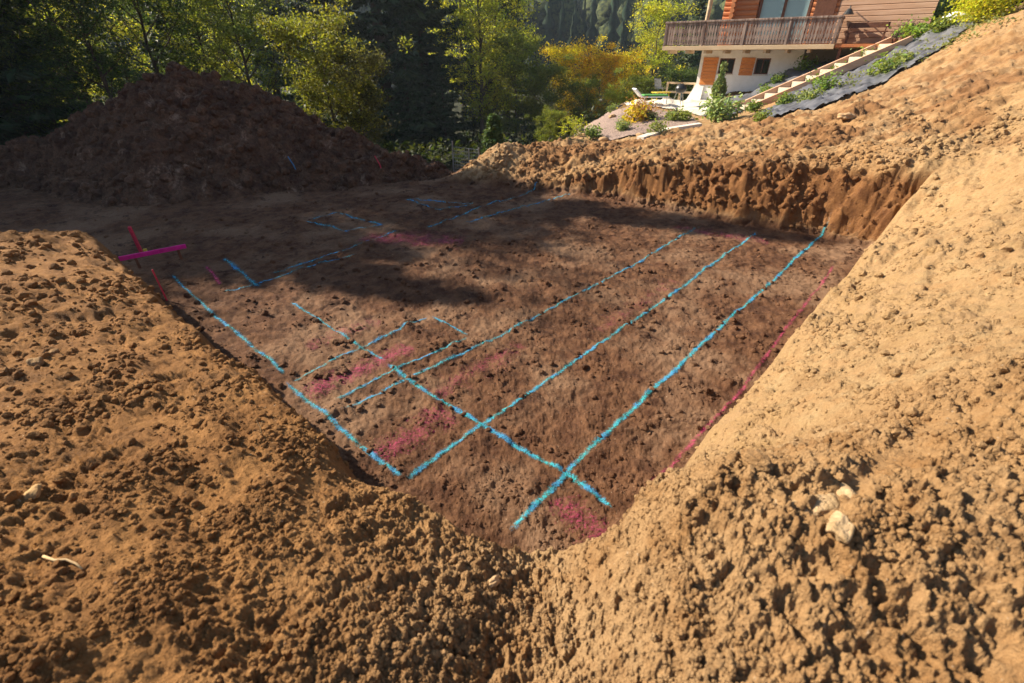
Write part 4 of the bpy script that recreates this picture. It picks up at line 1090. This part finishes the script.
# shrubs on the banks and terrace
SH = [('h1',633,123,1.0,(.30,.24,.03),'yellow and orange shrub in the gravel bed'),('h2',640,120,.55,(.22,.10,.03),'reddish shrub behind the yellow shrub in the gravel bed'),
 ('h0',593,139,.7,(.10,.14,.05),'low green tuft at the left tip of the gravel bed'),('h0',650,121,.55,(.08,.10,.05),'small grey-green tuft right of the reddish shrub'),
 ('h0',672,122,.7,(.12,.15,.04),'green tuft at the patio corner below the grill'),('h1',655,135,.65,(.12,.14,.05),'low tuft by the pale stone edging'),
 ('p1',716,121,.95,(.15,.20,.07),'spreading dwarf pine before the chalet wall'),('h0',752,112,.6,(.09,.13,.03),'shrub at the foot of the stairs, left side'),
 ('h1',765,96,.6,(.10,.15,.03),'green shrub left of the stairs on the sheet, second from the bottom'),('h0',776,84,.65,(.08,.12,.03),'dark shrub against the chalet wall below the second window'),
 ('h1',804,72,.8,(.09,.14,.03),'shrub at the right end of the plaster wall'),('h0',832,56,.7,(.10,.12,.06),'grey-green shrub under the deck edge'),
 ('h1',848,52,.85,(.15,.20,.03),'bright green shrub beside the top of the stairs, left side'),('h0',783,106,.65,(.11,.15,.04),'shrub right of the lowest stairs'),
 ('h1',823,92,.8,(.11,.16,.04),'shrub right of the stairs halfway up'),('h0',835,75,.6,(.13,.18,.03),'small light green shrub touching the right side of the stairs'),
 ('h1',880,76,.85,(.13,.17,.04),'shrub in the middle of the right-hand sheet'),('h1',914,42,1.0,(.12,.18,.03),'shrub at the corner of the deck'),
 ('h0',939,33,.9,(.13,.16,.04),'shrub near the white sacks'),('h0',760,122,.5,(.13,.16,.04),'tuft at the lower tip of the right-hand sheet'),
 ('h0',622,131,.6,(.14,.17,.07),'grey-green tuft in the middle of the gravel bed'),('h1',612,113,.6,(.10,.13,.05),'dark tuft at the left corner of the patio'),('h0',684,122,.6,(.16,.19,.06),'light tuft between the patio and the dwarf pine'),('h1',862,62,.7,(.16,.20,.07),'pale green shrub on the right-hand sheet near the top of the stairs'),('h0',806,104,.7,(.15,.18,.07),'tuft at the lower edge of the right-hand sheet'),('h0',900,66,.7,(.17,.20,.08),'tuft at the lower edge of the sheet near the top'),
 ('h3',978,16,.80,(.50,.37,.02),'large bright yellow shrub at the top of the right slope'),('h3',948,8,.9,(.14,.19,.04),'green hedge shrub between the house corner and the yellow shrub'),
 ('h3',1004,12,.65,(.07,.09,.03),'dark green shrub right of the yellow shrub'),
]
for k, u, v, s, col, lab in SH:
    p = hit(u, v)
    if k == 'h3':
        Y = {978: 20.2, 948: 25.5, 1004: 22.5}[u]; d = ray(u, v+8); t = Y/d[1]; p = np.array([d[0]*t, Y, 0]); p[2] = gb1(p[0], Y)
    nm = 'dwarf_pine' if k == 'p1' else 'shrub'
    plant(k, p[0], p[1], s*(1.0 if k == 'h3' else 1.0 if k == 'p1' else 1.45), tuple(min(.5, c*1.6) for c in col), nm, lab, 'shrub', 'shrubs around the chalet', z=p[2]+.02)
def topiary():
    p = hit(719, 116)+ey*.0; r = empty('stem_pine', (p[0]+.25, p[1]+1.2, .75)); r.scale = (.85, .85, .85); tag(r, 'tall slim pine with rounded top on a bare stem before the shutters', 'tree')
    m = MB(); m.tube([(0,0,-.1),(.01,0,.6),(0,0,1.0)], [.04,.035,.03], 8); m.build('trunk', M['bark'], r)
    q = np.random.RandomState(4); n = 1500
    t = q.rand(n); rr = .33*np.sqrt(np.clip(np.sin(np.pi*t**.8), 0, 1))*(.5+.5*q.rand(n)); an = q.rand(n)*6.283
    cen = np.column_stack([rr*np.cos(an), rr*np.sin(an), .85+t*1.0])
    tip = np.column_stack([.06*q.randn(260), .06*q.randn(260), 1.7+.75*q.rand(260)]); cen = np.vstack([cen, tip])
    dirs = np.column_stack([cen[:, 0]*1.5, cen[:, 1]*1.5, np.full(len(cen), .9)])
    me = leaf_mesh('crown', cen, .08, M['needle'], elong=2.6, rs=q, dirs=dirs); o = link(bpy.data.objects.new('crown', me), r); o.color = (.19, .24, .085, 1)
topiary()

# patio furniture and the things around it
def patio_things():
    def at(u, v): 
        p = on_z(u, v, .95); p[2] = max(mz1(p[0], p[1])+.06, .9); return p
    p = at(656, 104); b = empty('sun_lounger', p, math.radians(5)); tag(b, 'white sun lounger with green cushion on the patio', 'sun lounger')
    m = MB(); m.box(-.85, .55, -.3, .3, .30, .35, .008); m.build('frame', M['white'], b)
    m = MB(); m.add([(-.85,-.3,.35),(-.85,.3,.35),(-1.25,.3,.72),(-1.25,-.3,.72),(-.90,-.3,.31),(-.90,.3,.31),(-1.30,.3,.68),(-1.30,-.3,.68)], [(0,1,2,3),(7,6,5,4),(0,4,5,1),(1,5,6,2),(2,6,7,3),(3,7,4,0)]); m.build('backrest', M['white'], b)
    m = MB(); m.box(-.8, .5, -.27, .27, .352, .44, .03); m.build('cushion', M['greenplastic'], b)
    for sx in (-.75, .45):
        for sy in (-.26, .26): m = MB(); m.tube([(sx, sy, 0), (sx, sy, .30)], .025, 8); m.build('leg', M['white'], b)
    p = at(678, 106); b = empty('kettle_grill', p, 0); tag(b, 'black kettle grill on three legs by the patio edge', 'grill')
    prof = [(.02, .62), (.2, .66), (.27, .75), (.28, .82), (.27, .86), (.2, .98), (.05, 1.04)]
    m = MB(); m.tube([(0, 0, z) for _, z in prof], [r for r, _ in prof], 18); m.build('bowl', M['black'], b, True)
    for k in range(3):
        a = k*2.094+.5; m = MB(); m.tube([(.16*math.cos(a), .16*math.sin(a), .68), (.36*math.cos(a), .36*math.sin(a), 0)], .016, 6); m.build('leg', M['metal'], b)
    m = MB(); m.tube([(-.06, 0, 1.03), (-.05, 0, 1.09), (.05, 0, 1.09), (.06, 0, 1.03)], .012, 6); m.build('handle', M['darkwood'], b)
    p = at(668, 104)+np.array([0, 1.6, 0]); b = empty('garden_table', p, .3); tag(b, 'low yellow garden table behind the grill', 'table')
    m = MB(); m.box(-.45, .45, -.3, .3, .48, .52, .01); m.build('tabletop', M['yellow'], b)
    for sx in (-.38, .38):
        for sy in (-.24, .24): m = MB(); m.tube([(sx, sy, 0), (sx*.95, sy*.95, .48)], .022, 8); m.build('leg', M['yellow'], b)
    p = at(671, 103)+np.array([.2, 3.2, 0]); b = empty('folding_chair', p, 2.2); tag(b, 'pale folding chair behind the yellow table', 'chair')
    m = MB(); m.box(-.22, .22, -.22, .22, .42, .45, .006); m.build('seat', M['garden_metal'], b)
    m = MB(); m.add([(-.22,.2,.5),(.22,.2,.5),(.22,.34,.92),(-.22,.34,.92),(-.22,.225,.5),(.22,.225,.5),(.22,.365,.92),(-.22,.365,.92)], [(0,3,2,1),(4,5,6,7),(0,1,5,4),(1,2,6,5),(2,3,7,6),(3,0,4,7)]); m.build('backrest', M['garden_metal'], b)
    for sx in (-.2, .2):
        m = MB(); m.tube([(sx, -.22, 0), (sx, .34, .92)], .013, 6); m.build('leg', M['metal'], b)
        m = MB(); m.tube([(sx*.9, .24, 0), (sx*.9, -.2, .44)], .013, 6); m.build('leg', M['metal'], b)
    # timber rail at the far side of the patio
    a = house_pt(-.3, 1.0, 0); c = house_pt(-1.9, 1.2, 0); b = empty('timber_rail', a, math.atan2((c-a)[1], (c-a)[0])); L = np.linalg.norm((c-a)[:2]); tag(b, 'plain timber rail between the patio and the trees', 'railing')
    for s in (0, L*.5, L): m = MB(); m.box(s-.045, s+.045, -.045, .045, -.3, .95, .005); m.build('post', M['palewood'], b)
    for z in (.45, .9): m = MB(); m.box(0, L, -.085, -.047, z-.05, z+.05, .005); m.build('rail', M['palewood'], b)
    # white sacks at the top of the sheet
    for (u, v, s, sd, lab) in ((928, 29, .34, 31, 'lower of two white sacks at the top of the grey sheet'), (937, 25, .42, 32, 'upper of two white sacks at the top of the grey sheet')):
        q = house_pt(9.55+(u-928)*.02, -.75+(u-928)*.03, 0); q[2] = max(gb1(q[0], q[1]), 3.75)+(.0 if u == 928 else .22); print('sack', q); vv, f = lump(3, sd, .15, 3)
        o = meshobj('white_sack', vv*np.array([1.1, .8, .6])*s, f, M['white'], None, True); o.location = (q[0], q[1], q[2]+.18); tag(o, lab, 'sack', 'white sacks')
patio_things()

# ------------------------------------------------------------------ light, sky, camera
SUN_AZ = (-.927, .375); EL = math.radians(34)
sun = bpy.data.lights.new('sun', 'SUN'); sun.energy = 5.0; sun.angle = math.radians(.53); sun.color = (1, .88, .71)
so = link(bpy.data.objects.new('sun', sun))
from mathutils import Vector
dv = Vector((SUN_AZ[0]*math.cos(EL), SUN_AZ[1]*math.cos(EL), math.sin(EL))).normalized()
so.rotation_euler = dv.to_track_quat('Z', 'Y').to_euler(); so.location = (-20, 8, 20)
w = bpy.data.worlds.new('World'); SC.world = w; w.use_nodes = True
nt = w.node_tree; bg = nt.nodes['Background']; sky = nt.nodes.new('ShaderNodeTexSky'); sky.sky_type = 'NISHITA'; sky.sun_disc = False
sky.sun_elevation = EL; sky.sun_rotation = math.atan2(SUN_AZ[0], SUN_AZ[1]); sky.altitude = 600
nt.links.new(sky.outputs[0], bg.inputs[0]); bg.inputs[1].default_value = .065

hz = MB(); hz.box(-760, 760, -60, 900, -30, 185)
_h = bpy.data.materials.new('haze'); _h.use_nodes = True; _h.node_tree.nodes.clear()
_o = _h.node_tree.nodes.new('ShaderNodeOutputMaterial'); _v = _h.node_tree.nodes.new('ShaderNodeVolumePrincipled')
_v.inputs['Color'].default_value = (.72, .86, 1, 1); _v.inputs['Density'].default_value = .00035; _v.inputs['Anisotropy'].default_value = .2
_h.node_tree.links.new(_v.outputs[0], _o.inputs['Volume'])
ho = hz.build('haze', _h); tag(ho, 'thin bluish autumn haze filling the valley', 'haze', kind='stuff')
cam = bpy.data.cameras.new('camera'); co = link(bpy.data.objects.new('camera', cam))
cam.sensor_width = 36; cam.lens = FPX*36/1024; cam.clip_start = .05; cam.clip_end = 4000
co.location = (0, 0, CAMZ); co.rotation_euler = (math.pi/2-PITCH, 0, 0)
cam.dof.use_dof = True; cam.dof.focus_distance = 6.0; cam.dof.aperture_fstop = 2.1
SC.camera = co
SC.view_settings.view_transform = 'Standard'; SC.view_settings.look = 'None'; SC.view_settings.gamma = 1; SC.view_settings.use_curve_mapping = False
SC.view_settings.exposure = 1.5
SC.cycles.max_bounces = 6; SC.cycles.transparent_max_bounces = 12; SC.cycles.use_denoising = True
